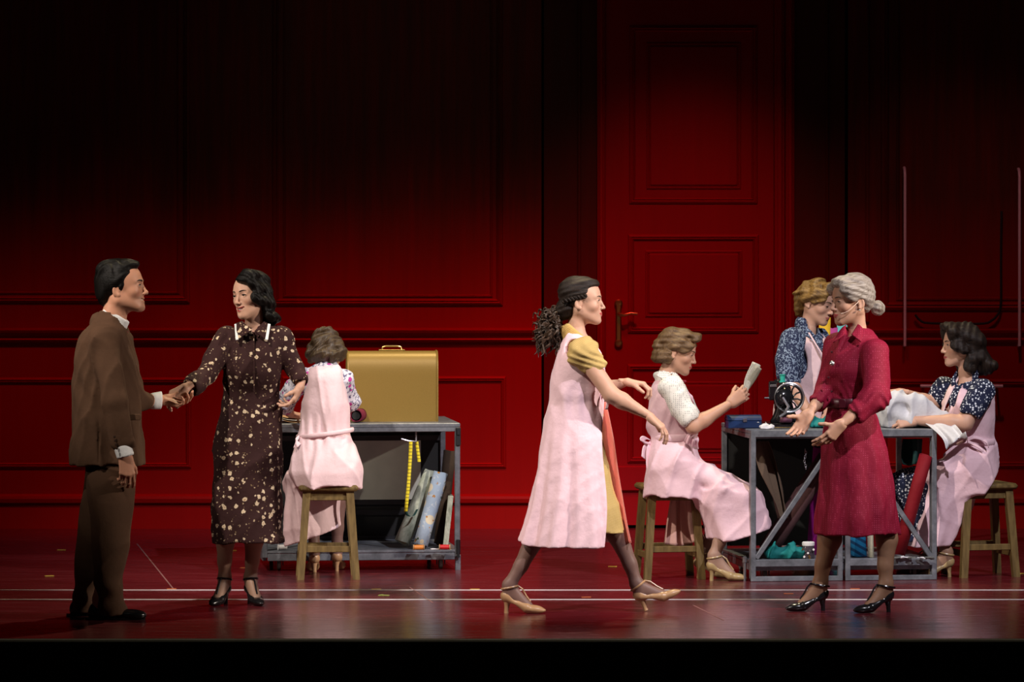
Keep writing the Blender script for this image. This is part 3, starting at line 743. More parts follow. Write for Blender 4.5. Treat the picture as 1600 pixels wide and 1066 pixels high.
M3 = Matrix.Rotation(R(6), 3, 'Y'); MB().box((.012, .05, .148), (.026, .22, .29), M3, bev=.008).build('board', MAT['grey_cloth'], bd); MB().box((.012, -.062, .148), (.030, .006, .30), M3, bev=.002).build('edge_band', MAT['roll_green'], bd)
def spool(label, p, axis, mat, L=.05, r=.016, group=None):
    root = thing('thread_spool', label, 'spool', p); ax = Vector(axis)
    MB().lathe((0, 0, 0), [(0, -L / 2), (r, -L / 2), (r, -L / 2 + .004), (.4 * r, -L / 2 + .005), (.4 * r, L / 2 - .005), (r, L / 2 - .004), (r, L / 2), (0, L / 2)], ax, 16).build('bobbin', MAT['kraft'] if mat != MAT['thread_white'] else MAT['thread_white'], root, True)
    MB().lathe((0, 0, 0), [(r * .5, -L / 2 + .005), (r * .86, -L / 2 + .006), (r * .9, 0), (r * .86, L / 2 - .006), (r * .5, L / 2 - .005)], ax, 16).build('thread', mat, root, True)
spool('red thread spool lying on the left table shelf', onto(TL, 695, 0, .05, SHL + .016), (1, -.1, 0), MAT['thread_red'], .062)
spool('orange thread spool lying under the blue floral roll', onto(TL, 654, 0, .035, SHL + .016), (1, .15, 0), MAT['thread_orange'], .062)
spool('white thread spool lying at the left end of the left table shelf', onto(TL, 441, 0, .05, SHL + .016), (1, .3, 0), MAT['thread_white'], .05)
lint = thing('paper_scrap', 'small white paper scraps on the shelf between the spools', 'paper', onto(TL, 677, 0, .06, SHL)); MB().box((0, 0, .005), (.03, .02, .006), Matrix.Rotation(.3, 3, 'Z'), bev=.002).build('scrap', MAT['thread_white'], lint); MB().box((.025, .008, .004), (.018, .014, .006), Matrix.Rotation(.8, 3, 'Z'), bev=.002).build('scrap', MAT['thread_white'], lint)
# yellow tape measure
def ribbon(px_pts, Y, wd, name, mat, parent=None, ydir=(1, 0, .15), n=40, thick=.0015):
    C_ = spline([at(x, y, Y + dy) for x, y, dy in px_pts], n); rows = []
    sv = np.array(ydir); V = np.concatenate([C_ - sv * wd / 2, C_ + sv * wd / 2, C_ - sv * wd / 2 + (0, thick, 0), C_ + sv * wd / 2 + (0, thick, 0)])
    g = np.arange(n); Q = []
    for a, b in ((0, 1), (3, 2)): Q.append(np.stack([g[:-1] + a * n, g[:-1] + b * n, g[1:] + b * n, g[1:] + a * n], -1))
    for a, b in ((1, 3), (2, 0)): Q.append(np.stack([g[:-1] + a * n, g[:-1] + b * n, g[1:] + b * n, g[1:] + a * n], -1))
    return from_np(name, (V, np.concatenate(Q)), mat, parent)
TY = TLY + .10
ho = thing('tape_measure', 'yellow tape measure looped from a hook under the left table top', 'tape measure', at(641, 690, TY))
ribbon([(642, 690, 0), (641, 715, 0), (638, 760, -.01), (635, 790, -.01), (634, 800, 0)], TY, .020, 'strip', MAT['tape_yellow'], ho)
ribbon([(634, 800, 0), (638, 806, .01), (646, 806, .03), (652, 796, .05)], TY, .014, 'strip', MAT['bottle_green'], ho)
ribbon([(651, 690, .03), (653, 705, .03), (655, 722, .03)], TY, .018, 'strip', MAT['tape_yellow'], ho)
hk = MB().tube([at(627, 686, TY), at(637, 689, TY), at(650, 690, TY + .02), at(650, 672, TY + .02)], .006, 8); hk.build('hook', MAT['steel'], ho, True, ho.location)
# maroon roll and brown papers on the left table
rp = on(TL, .52, .10, .825 + .038); dirv = Vector((.15, 1, 0)).normalized()
roll('fabric_roll', 'short maroon fabric roll lying on the left table beside the gold case', Vector((at(556, 0, TLY + .12).x, TLY + .12, .825 + .038)), Vector((at(556, 0, TLY + .12).x, TLY + .12, .825 + .038)) + dirv * .15, .037, MAT['roll_maroon'], core=MAT['black_board'], hollow=.62)
pp = thing('pattern_papers', 'loose tan pattern papers curling on the left end of the left table', 'paper', onto(TL, 448, 0, .25, .824))
for i in range(3):
    rows = []
    for j, t_ in enumerate((0, .5, 1)):
        rows.append([pp.location + Vector((-.10 + .20 * u, -.14 + .26 * t_, .004 + .012 * i + (.07 - .022 * i) * max(0, 1 - u * 1.5) ** 1.5 * (1 - .3 * t_))) for u in np.linspace(0, 1, 5)])
    from_np('sheet', sheet(rows, 20, 10, .0015), MAT['kraft'] if i != 1 else MAT['paper'], pp)

# right table: blue box, sewing machine, threads, cloths
bx = onto(TRr, 1161, 0, .22, .824); BB = thing('blue_box', 'small dark blue hinged box on the left end of the right table', 'box', bx, RZR)
MB().box((0, 0, .022), (.185, .12, .044), bev=.004).build('box_body', MAT['box_blue'], BB)
V = [(x, y, .046 + .026 * (1 - abs(y / .06) ** 3)) for x in (-.094, .094) for y in np.linspace(-.062, .062, 13)]; n = 13
mb = MB(); mb.add(V + [(x, y, .0445) for x in (-.094, .094) for y in (-.062, .062)], [(i, i + 1, n + i + 1, n + i)[::-1] for i in range(n - 1)] + [tuple(range(n)) + (2 * n + 1, 2 * n), tuple(range(n, 2 * n))[::-1] + (2 * n + 2, 2 * n + 3), (2 * n, 2 * n + 1, 2 * n + 3, 2 * n + 2)]); lidb = mb.build('lid', MAT['box_blue'], BB, True)
MB().box((0, -.0635, .044), (.02, .004, .018), bev=.001).build('clasp', MAT['steel'], lidb)
# hand-cranked sewing machine seen from its wheel end
sm = onto(TRr, 1226, 0, .24, .824); SMc = thing('sewing_machine', 'black antique hand crank sewing machine with spoked wheel on the right table', 'sewing machine', sm, R(4)); bl = MAT['machine']
MB().box((0, .10, .014), (.225, .30, .026), bev=.006).build('base_plate', bl, SMc)
MB().box((0, .10, .003), (.245, .32, .006), bev=.002).build('base_tray', MAT['stool_wood'], SMc)
F = Field((-.10, -.10, .02), (.10, .32, .29), .004)
F.add(econe((-.005, .03, .03), (0, .03, .20), (.055, .050), (.034, .040), (1, 0, 0)), .02); F.add(econe((0, .03, .215), (-.005, .22, .215), (.030, .034), (.026, .030), (1, 0, 0)), .03)
F.add(econe((-.005, .24, .235), (-.005, .24, .10), (.028, .026), (.022, .020), (1, 0, 0)), .02); F.add(cone((-.06, .03, .03), (.02, .03, .11), .016, .020), .03); F.add(cone((.07, .0, .03), (.012, .0, .12), .014, .022), .03)
F.add(ball((0, -.03, .19), .034), .02); F.keep(half((0, 0, .027), (0, 0, 1)))
V, Q = F.mesh(1); from_np('arm_body', (V + np.array(sm), Q), bl, SMc, sm)
wc = Vector((.018, -.062, .168)); wl = MB()
wl.tube([wc + Vector((.079 * math.cos(a), 0, .079 * math.sin(a))) for a in np.linspace(0, 2 * math.pi, 41)[:-1]], .0052, 8, closed=True)
WH = wl.build('hand_wheel', MAT['steel'], SMc, True)
inn = MB(); inn.tube([wc + Vector((.070 * math.cos(a), .002, .070 * math.sin(a))) for a in np.linspace(0, 2 * math.pi, 37)[:-1]], .0062, 8, closed=True); inn.lathe(wc + Vector((0, .014, 0)), [(0, 0), (.024, 0), (.024, .02), (.014, .034), (0, .036)], (0, -1, 0), 18); inn.build('wheel_hub', bl, WH, True)
for k in range(9):
    a = 2 * math.pi * k / 9 + .2; p0 = wc + Vector((.018 * math.cos(a), 0, .018 * math.sin(a))); p1 = wc + Vector((.070 * math.cos(a + .25), 0, .070 * math.sin(a + .25)))
    MB().tube([p0, (p0 + p1) / 2 + Vector((-.006 * math.sin(a), 0, .006 * math.cos(a))), p1], .0052, 6).build('spoke', bl, WH, True)
g2 = Vector((-.022, -.075, .170)); gr = MB().lathe(g2, [(.020, 0), (.040, 0), (.043, .006), (.040, .014), (.020, .016), (.012, .024), (0, .024)], (0, -1, 0), 24); gr.build('crank_gear', bl, SMc, True)
MB().tube([g2 + Vector((0, -.02, 0)), g2 + Vector((.03, -.03, -.05)), g2 + Vector((.01, -.032, -.085)), g2 + Vector((-.02, -.035, -.105))], [.008, .009, .008, .007], 8).build('crank', MAT['steel'], SMc, True)
MB().box((-.070, -.035, .205), (.045, .03, .105), bev=.006).build('motor_guard', bl, SMc); MB().box((-.070, -.052, .232), (.034, .006, .014), bev=.002).build('name_plate', MAT['steel'], SMc)
MB().tube([(-.09, -.04, .165), (-.118, -.045, .165)], [.006, .004], 8).build('knob', MAT['dark_metal'], SMc, True)
MB().lathe((-.004, .06, .246), [(0, 0), (.018, 0), (.018, .004), (.014, .008), (.014, .036), (.018, .040), (.018, .044), (0, .044)], n=16).build('thread_reel', MAT['teal_glass'], SMc, True)
MB().lathe((.0, -.055, .045), [(0, -.032), (.013, -.032), (.015, -.028), (.015, .028), (.013, .032), (0, .032)], (1, 0, 0), 16).build('plum_reel', MAT['thread_plum'], SMc, True)
tb = onto(TRr, 1256, 0, .30, .824); TB = thing('thread_cone', 'white ball of thread beside the sewing machine wheel', 'thread', tb); MB().lathe((0, 0, 0), [(0, .0), (.034, .004), (.044, .030), (.038, .058), (.018, .070), (0, .072)], n=22).build('wound_thread', MAT['thread_white'], TB, True); MB().lathe((0, 0, .066), [(.010, 0), (.010, .012), (.006, .014), (0, .014)], n=12).build('core_tube', MAT['kraft'], TB, True)
def crumple(name, label, cat, loc, prims, lo, hi, mat, amp=.010, f=1.0, seed=3, res=.006, part='folds', k=.03):
    F = Field(lo, hi, res)
    for p in prims: F.add(p, k)
    F.disp(wrinkle(amp, f, seed)); F.keep(half((0, 0, .0005), (0, 0, 1)), .004); V, Q = F.mesh(1)
    root = thing(name, label, cat, loc); from_np(part, (V + np.array(loc), Q), mat, root, loc); return root
cw = onto(TRr, 1194, 0, .10, .824); crumple('cotton_scrap', 'pale grey cotton scrap beside the sewing machine base', 'cloth', cw, [ell((0, 0, .012), (.035, .03, .018)), ell((.02, -.02, .01), (.03, .02, .012))], (-.07, -.06, -.005), (.08, .06, .05), MAT['white_linen'], .006, 2.5, 4, .004)
ct = onto(TRr, 1284, 0, .24, .824); crumple('teal_cloth', 'crumpled teal cloth on the right table behind the crimson dress', 'cloth', ct, [ell((0, 0, .02), (.075, .06, .03)), ell((.07, .0, .015), (.06, .05, .022))], (-.12, -.10, -.005), (.16, .10, .08), MAT['teal'], .010, 1.8, 5, .005)
wb = onto(TRr, 1422, 0, .33, .824)
WB = crumple('linen_bundle', 'bundle of crumpled white linen under the hands of the dark haired seamstress', 'linen', wb,
    [ell((-.08, .0, .075), (.115, .14, .115)), ell((-.10, -.06, .10), (.08, .08, .08)), ell((.03, .0, .085), (.12, .13, .095)), ell((.12, .0, .04), (.10, .12, .06)), cone((-.12, -.10, .16), (.05, -.10, .14), .035, .03), cone((-.15, -.11, .10), (-.02, -.12, .04), .035, .03), cone((.0, -.09, .15), (.17, -.06, .05), .03, .03)],
    (-.26, -.24, -.003), (.28, .22, .30), MAT['white_linen'], .0095, 1.0, 9, .0055)
rows = [[wb + Vector((.05 + .03 * i, -.10 + .05 * math.sin(i * 1.7), .035)) for i in range(6)], [wb + Vector((.09 + .03 * i, -.20 + .02 * math.sin(i * 2.1), .01)) for i in range(6)], [wb + Vector((.15 + .026 * i, -.30 + .025 * math.sin(i * 2), -.05)) for i in range(6)], [wb + Vector((.17 + .02 * i, -.31 + .03 * math.sin(i * 2.2), -.11 + .02 * i)) for i in range(6)]]
from_np('hanging_corner', sheet(rows, 30, 24, .004), MAT['white_linen'], WB)
# tall fabric bolts standing on the boards behind the right table
for (px, top, r, m, lab, Yr) in ((1289, 497, .034, 'yellow_cloth', 'tall yellow fabric bolt standing behind the blonde woman', 3.60), (1300, 513, .034, 'pink_cloth', 'tall hot pink fabric bolt standing beside the yellow one', 3.68), (1312, 500, .034, 'cyan_cloth', 'tall pale cyan fabric bolt standing beside the hot pink one', 3.76)):
    roll('fabric_roll', lab, Vector((at(px - 8, 0, Yr).x, Yr, .003)), at(px + (5 if m == 'cyan_cloth' else 0), top, Yr + .03), r, MAT[m])
# inside the right table
roll('fabric_roll', 'long plum brown fabric roll leaning diagonally inside the right table', onto(TRr, 1199, 0, .26, SHL + .03), onto(TRr, 1292, 716, .36, None), .055, MAT['plum_cloth'])
roll('fabric_roll', 'upright magenta fabric roll inside the right table behind the crimson skirt', onto(TRr, 1273, 0, .42, SHL), onto(TRr, 1283, 700, .45, None), .045, MAT['magenta'])
roll('fabric_roll', 'blue striped fabric roll standing inside the right table between the crimson skirt legs', onto(TRr, 1342, 0, .22, SHL), onto(TRr, 1334, 740, .30, None), .047, MAT['blue_stripe'])
roll('fabric_roll', 'thin cream fabric roll standing beside the blue striped one', onto(TRr, 1361, 0, .20, SHL), onto(TRr, 1356, 745, .26, None), .018, MAT['cream'])
rv = roll('fabric_roll', 'red velvet roll leaning at the right end of the right table', onto(TRr, 1404, 0, .14, SHL + .02), onto(TRr, 1447, 712, .12, None), .038, MAT['red_velvet'])
hc = thing('hanging_cloth', 'brown cloth hanging crumpled inside the left end of the right table', 'cloth', onto(TRr, 1184, 686, .1, .765))
Y0 = TRY + .18
rows = [[at(x, 690, Y0 + dy) for x, dy in ((1180, -.1), (1186, 0), (1192, .06), (1198, .02))], [at(x, 725, Y0 + dy) for x, dy in ((1186, -.06), (1196, 0), (1205, .07), (1212, .03))], [at(x, 765, Y0 + dy) for x, dy in ((1201, -.05), (1210, .02), (1219, .06), (1224, .02))], [at(x, 810, Y0 + dy) for x, dy in ((1216, -.02), (1221, .03), (1226, .06), (1232, .03))]]
from_np('cloth', sheet(rows, 24, 40, .004, lambda u, v: .012 * np.sin(u * 14 + v * 5)), MAT['brown_cloth'], hc)
gcl = thing('hanging_cloth', 'dark green cloth hanging under the right end of the right table top', 'cloth', onto(TRr, 1424, 0, .2, .765)); Y0 = TRY + .22
rows = [[at(x, 686, Y0 + dy) for x, dy in ((1410, 0), (1420, .05), (1430, -.02), (1440, .03))], [at(x, 712, Y0 + dy) for x, dy in ((1408, 0), (1420, .05), (1430, -.03), (1438, .03))], [at(x, 728 - abs(x - 1420) * .3, Y0 + dy) for x, dy in ((1410, 0), (1420, .05), (1428, -.03), (1436, .03))]]
from_np('cloth', sheet(rows, 24, 20, .004, lambda u, v: .008 * np.sin(u * 16)), MAT['bottle_green'], gcl)
tc = onto(TRr, 1230, 0, .10, SHL); crumple('teal_cloth', 'folded teal cloth on the right table shelf beside the jar', 'cloth', tc, [ell((-.03, 0, .03), (.09, .07, .045)), ell((.05, 0, .03), (.06, .06, .042))], (-.16, -.10, -.005), (.15, .10, .10), MAT['teal'], .010, 1.6, 6, .005)
jr = onto(TRr, 1263, 0, .07, SHL); JR = thing('button_jar', 'dark jar with white lid on the right table shelf', 'jar', jr); MB().lathe((0, 0, 0), [(0, 0), (.030, 0), (.034, .006), (.034, .062), (.030, .070), (.030, .074), (0, .074)], n=22).build('jar_body', MAT['jar'], JR, True); MB().lathe((0, 0, .073), [(0, 0), (.033, 0), (.034, .004), (.034, .018), (.030, .021), (0, .021)], n=22).build('lid', MAT['thread_white'], JR, True)
bt = random.Random(5)
for i in range(9):
    JRb = MB().lathe((bt.uniform(-.035, .03), -.036 + bt.uniform(-.004, 0), .008 + .05 * bt.random()), [(0, 0), (.006, 0), (.006, .003), (0, .003)], (0, -1, 0), 10); JRb.build('button', [MAT['steel'], MAT['thread_white'], MAT['brass']][i % 3], JR, True)
scp = thing('fabric_scraps', 'pale crumpled fabric scraps on the shelf beside the red velvet roll', 'cloth', onto(TRr, 1428, 0, .06, SHL)); 
for i in range(5):
    F = Field((-.05, -.04, -.01), (.05, .04, .03), .004); F.add(ell((0, 0, .004), (.03, .02, .008))); F.disp(wrinkle(.004, 3, 20 + i)); V, Q = F.mesh(1); from_np('scrap', (V + np.array(scp.location) + np.array((-.09 + .042 * i, .015 * (i % 2), .004)), Q), MAT['white_linen'] if i % 2 else MAT['grey_cloth'], scp)
chn = thing('chain', 'steel chain hanging inside the right table near the crimson skirt', 'chain', at(1258, 704, TRY + .12))
for i in range(9):
    c0 = Vector((0.004 * math.sin(i), 0, -.012 * i)); MB().tube([c0 + Vector((.005 * math.cos(a) * (1 if i % 2 else .3), .005 * math.cos(a) * (.3 if i % 2 else 1), .009 * math.sin(a))) for a in np.linspace(0, 6.283, 11)[:-1]], .0018, 5, closed=True).build('link', MAT['steel'], chn, True)

# ------------------------------------------------------------------ people: heads, hands, shoes, hair
def head_matrix(pos, yaw, pitch=0, roll=0, S=1.0):
    return Matrix.Translation(pos) @ Matrix.Rotation(R(-roll), 4, 'Y') @ Matrix.Rotation(R(yaw), 4, 'Z') @ Matrix.Rotation(R(pitch), 4, 'X') @ Matrix.Scale(S, 4)
def make_head(M, neck_world, o):
    "o: male, smile (0..1 open), lid (eye opening), skin, lip; face looks along local -Y, eyes at z=0"
    F = Field((-.088, -.132, -.165), (.088, .112, .122), .0026)
    male = o.get('male', 0); sm = o.get('smile', 0); lid = o.get('lid', .0055)
    F.add(ell((0, .012, .030), (.073, .094, .083)))
    F.add(ell((0, -.030, .020), (.064, .062, .072)), .03)
    F.add(ell((0, -.036, -.040), (.052 + .004 * male, .054, .070)), .03)
    for s in (-1, 1):
        F.add(cone((s * (.046 + .009 * male), .008, -.050 - .008 * male), (s * (.013 + .009 * male), -.071, -.097), .017 + .003 * male, .014 + .003 * male), .035)
        F.add(ell((s * .038, -.058, -.030 + .004 * sm), (.022, .022, .020)), .022)
        F.add(cone((s * .012, -.083, .019), (s * .042, -.066, .021), .010 + .002 * male, .009), .014)
    F.add(ball((0, -.081, -.098), .015 + .003 * male), .018)
    F.add(ell((0, -.074, -.062), (.027, .022, .026)), .02)
    # eye sockets, eyelids
    for s in (-1, 1):
        F.cut(ell((s * .031, -.103, .001), (.0165, .016, .0115)), .012)
        F.add(ell((s * .0315, -.0775, 0), (.0150, .0132, .0132)), .004)
    # nose
    F.add(cone((0, -.088, .010), (0, -.107, -.031), .0072, .0088), .008)
    F.add(ball((0, -.110, -.0345), .0088 + .001 * male), .006)
    for s in (-1, 1): F.add(ell((s * .0105, -.0985, -.0385), (.0068, .0095, .0066)), .005)
    for s in (-1, 1): F.cut(ball((s * .0055, -.104, -.0455), .0032), .003)
    # mouth
    w = .021 + .0060 * sm; zc = -.0645; lift = .0100 * sm; op = .0078 * sm
    up = [np.array((x * w, -.0985 + .0155 * x * x + .002 * sm, zc + op * .55 * (1 - x * x) + lift * x * x + (.0012 if .1 < abs(x) < .6 else 0))) for x in np.linspace(-1, 1, 7)]
    lo = [np.array((x * w * .92, -.0965 + .014 * x * x + .002 * sm, zc - .0076 - op * .55 * (1 - x * x) + (lift + .006) * x * x)) for x in np.linspace(-1, 1, 7)]
    F.cut(ball((0, -.1085, -.0845), .010), .012)
    lt = .0050 * (1 - .3 * male) * (1 - .22 * sm)
    for i in range(6):
        F.add(cone(up[i], up[i + 1], lt * .9, lt * .9), .004); F.add(cone(lo[i], lo[i + 1], lt * 1.15, lt * 1.15), .004)
    if sm > .3:
        for x in np.linspace(-.86, .86, 11): F.cut(ell((x * w, -.097 + .0150 * x * x, zc - .0038 + (lift + .002) * x * x), (.0042, .013, .0012 + (.0030 + .0035 * (sm - .5)) * (1 - .75 * x * x))), .0012)
    for s in (-1, 1):   # ears
        F.add(ell((s * .0735, .012, -.012), (.0075, .019, .031), [(1, s * -.25, 0), (s * .25, 1, .2), (0, -.2, 1)]), .006)
        F.cut(ell((s * .082, .009, -.010), (.006, .010, .018)), .005)
        F.add(ell((s * .074, .004, -.036), (.006, .009, .009)), .004)
    nb = M.inverted() @ Vector(neck_world)
    nr = .044 + .013 * male
    F.add(econe((0, .018, -.055), nb, (nr, nr * .95), (nr * 1.04, nr), (1, 0, 0)), .03)
    for s in (-1, 1):   # the opening between the lids
        F.cut(ell((s * .0320, -.0920, -.0005), (.0135, .0085, max(lid * 1.15, .0012))), .0015)
    V, Q = F.mesh(1)
    skin = np.array(o['skin']); C = np.repeat(skin[None], len(V), 0)
    def paint(mask, c): C[:] = C * (1 - mask[:, None]) + np.array(c)[None] * mask[:, None]
    blush = np.zeros(len(V))
    for s in (-1, 1): blush = np.maximum(blush, np.exp(-(((V[:, 0] - s * .043) / .016) ** 2 + ((V[:, 2] + .036) / .013) ** 2 + ((V[:, 1] + .07) / .03) ** 2)))
    paint(blush * .35, skin * np.array((1.0, .62, .58)))
    if male:
        beard = np.clip((-.045 - V[:, 2]) / .02, 0, 1) * np.clip((.0 - V[:, 1]) / .03, 0, 1) * np.clip((V[:, 2] + .125) / .02, 0, 1)
        paint(beard * .30, skin * np.array((.50, .50, .50)))
    for P in (up, lo):
        dm = np.min([np.hypot(V[:, 0] - p[0], (V[:, 2] - p[2]) * 1.15) + .0028 * (p[0] / w) ** 4 for p in [.5 * (P[i] + P[i + 1]) for i in range(6)] + P], axis=0)
        paint(np.clip((lt * 1.15 - dm) / .0016, 0, 1) * (V[:, 1] < -.070) * (.92 - .45 * male), o['lip'])
    for s in (-1, 1):   # eyelid make-up
        if not male: paint(np.exp(-(((V[:, 0] - s * .033) / .013) ** 2 + ((V[:, 2] - .010) / .006) ** 2)) * (V[:, 1] < -.06) * .35, skin * np.array((.55, .42, .42)))
    def front(x, z):
        d = np.hypot(V[:, 0] - x, V[:, 2] - z) + (V[:, 1] > -.03) * 9
        i = np.argsort(d)[:5]; return V[i, 1].min()
    return (V, Q), C, dict(up=up, lo=lo, sm=sm, lid=lid, front=front)
def face_parts(root, M, info, o):
    b = root.location
    def put(mb, name, mat): 
        mb.v = [M @ Vector(p) for p in mb.v]; return mb.build(name, mat, root, True, b)
    for s in (-1, 1):
        c = Vector((s * .0315, -.0765, 0)); V, Fc = [], []
        gx = o.get('gaze', 0) * .35
        fwd = Vector((gx, -1, o.get('gazev', -.05))).normalized(); q = fwd.to_track_quat('Z', 'Y'); n = 14; rg = [0, 8, 13, 20, 27, 40, 60, 90, 120, 150]
        cols = []
        for a in rg:
            for k in range(n):
                t = 2 * math.pi * k / n
                V.append(M @ (c + q @ Vector((math.sin(R(a)) * math.cos(t), math.sin(R(a)) * math.sin(t), math.cos(R(a)))) * .0119))
                cols.append((.01, .008, .008) if a < 12 else (o.get('iris', (.06, .03, .015)) if a < 27 else (.62, .56, .53)))
        for i in range(len(rg) - 1):
            for k in range(n): Fc.append((i * n + k, (i + 1) * n + k, (i + 1) * n + (k + 1) % n, i * n + (k + 1) % n))
        from_np('eye', (np.array(V), np.array(Fc)), MAT['eye'], root, b, np.array(cols))
        lid = max(info['lid'], .0012)
        tp = [(s * .0320 + x * .0150, -.0908 + .007 * x * x - (.0005 if lid > .002 else 0), -.0008 + lid * 1.15 * (1 - x * x) + (.0022 * max(0, s * x) ** 2) - (0 if lid > .002 else .002 * (1 - x * x))) for x in np.linspace(-1, 1, 9)]
        put(MB().tube(tp, [.0006, .0013, .0018, .0021, .0022, .0022, .0021, .0017, .0007], 6), 'eyelash', MAT['lash'])
        bp = []
        for t in np.linspace(0, 1, 9):
            bx, bz = s * (.0125 + .036 * t), .0185 + .0080 * math.sin(t * 2.3) - .004 * t
            bp.append((bx, info['front'](bx, bz) + .0004, bz))
        r0 = .0036 if o.get('male') else .0024
        put(MB().tube(bp, [r0 * .6, r0, r0 * 1.1, r0 * 1.1, r0, r0 * .9, r0 * .75, r0 * .5, r0 * .2], 6, flat=1.1), 'eyebrow', MAT[o.get('brow', 'brow_dark')])
    if info['sm'] > .3:
        V, Fc = [], []; w = .0235; n = 13
        for j, (z, y) in enumerate(((-.0570 + .003, 0), (-.0655, -.0015), (-.0725, .001))):
            for i in range(n):
                x = -1 + 2 * i / (n - 1); V.append(M @ Vector((x * w, -.0905 + .0105 * x * x + y, z + .009 * info['sm'] * x * x)))
        for j in range(2):
            for i in range(n - 1): Fc.append((j * n + i, (j + 1) * n + i, (j + 1) * n + i + 1, j * n + i + 1))
        mb = MB(); mb.add(V, Fc); mb.build('teeth', MAT['teeth'], root, True, b)

def make_hand(W, d, n, side, curl, S=.92, spread=1.0, thumb=(.35, .5)):
    "W wrist, d along the fingers, n where the palm faces, side: +1 when the thumb leaves on +x = d x n"
    y = Vector(d).normalized(); z = Vector(n); z = (z - y * z.dot(y)).normalized(); x = y.cross(z)
    if side < 0: x = -x
    F = Field((-.058, -.044, -.034), (.088, .192, .088), .0027)
    kn = [(.027, .086, .0), (.0085, .091, -.002), (-.0105, .087, -.001), (-.028, .079, .001)]
    ln = [(.041, .025, .021), (.045, .029, .022), (.041, .027, .021), (.032, .020, .019)]
    F.add(econe((0, -.052, 0), (0, .004, 0), (.0125, .0115), (.0255, .0190), (1, 0, 0)))
    for i, k in enumerate(kn):
        F.add(econe(((1.5 - i) * .0105, .006, 0), k, (.013, .0135), (.0108, .0105), (1, 0, 0)), .016)
    F.add(cone((.020, .022, .006), (.030, .050, .010), .0155, .0115), .014)      # ball of the thumb
    F.add(ell((-.019, .030, .006), (.012, .028, .013)), .012)
    for i, k in enumerate(kn):
        c = curl[i] if hasattr(curl, '__len__') else curl
        sp = (1.5 - i) * .075 * spread; p = np.array(k, float); a = 0.0; r = .0088 if i < 3 else .0076
        for j, L in enumerate(ln[i]):
            a += c * R((62, 85, 55)[j]) + R(4)
            dv = np.array((math.sin(sp) * math.cos(a), math.cos(sp) * math.cos(a), math.sin(a)))
            q = p + dv * L
            F.add(cone(p, q, r, r * .93), .0035 if j else .007); p = q; r *= .92
    ta, tc = thumb
    p = np.array((.030, .040, .009)); ang = R(62) * (1 - ta) + R(8); zt = .35 + tc * .5; r = .0112
    for j, L in enumerate((.036, .029)):
        dv = np.array((math.sin(ang), math.cos(ang), zt)); dv /= np.linalg.norm(dv)
        q = p + dv * L; F.add(cone(p, q, r, r * .88), .006); p = q; r *= .9; ang -= R(26) * tc; zt += .2 * tc
    V, Q = F.mesh(1)
    if side < 0: Q = Q[:, ::-1]
    Mx = np.array([x * S, y * S, z * S]); V = V @ Mx + np.array(W)
    # a hand of the other side mirrors the frame, so keep the faces outward
    return V, Q

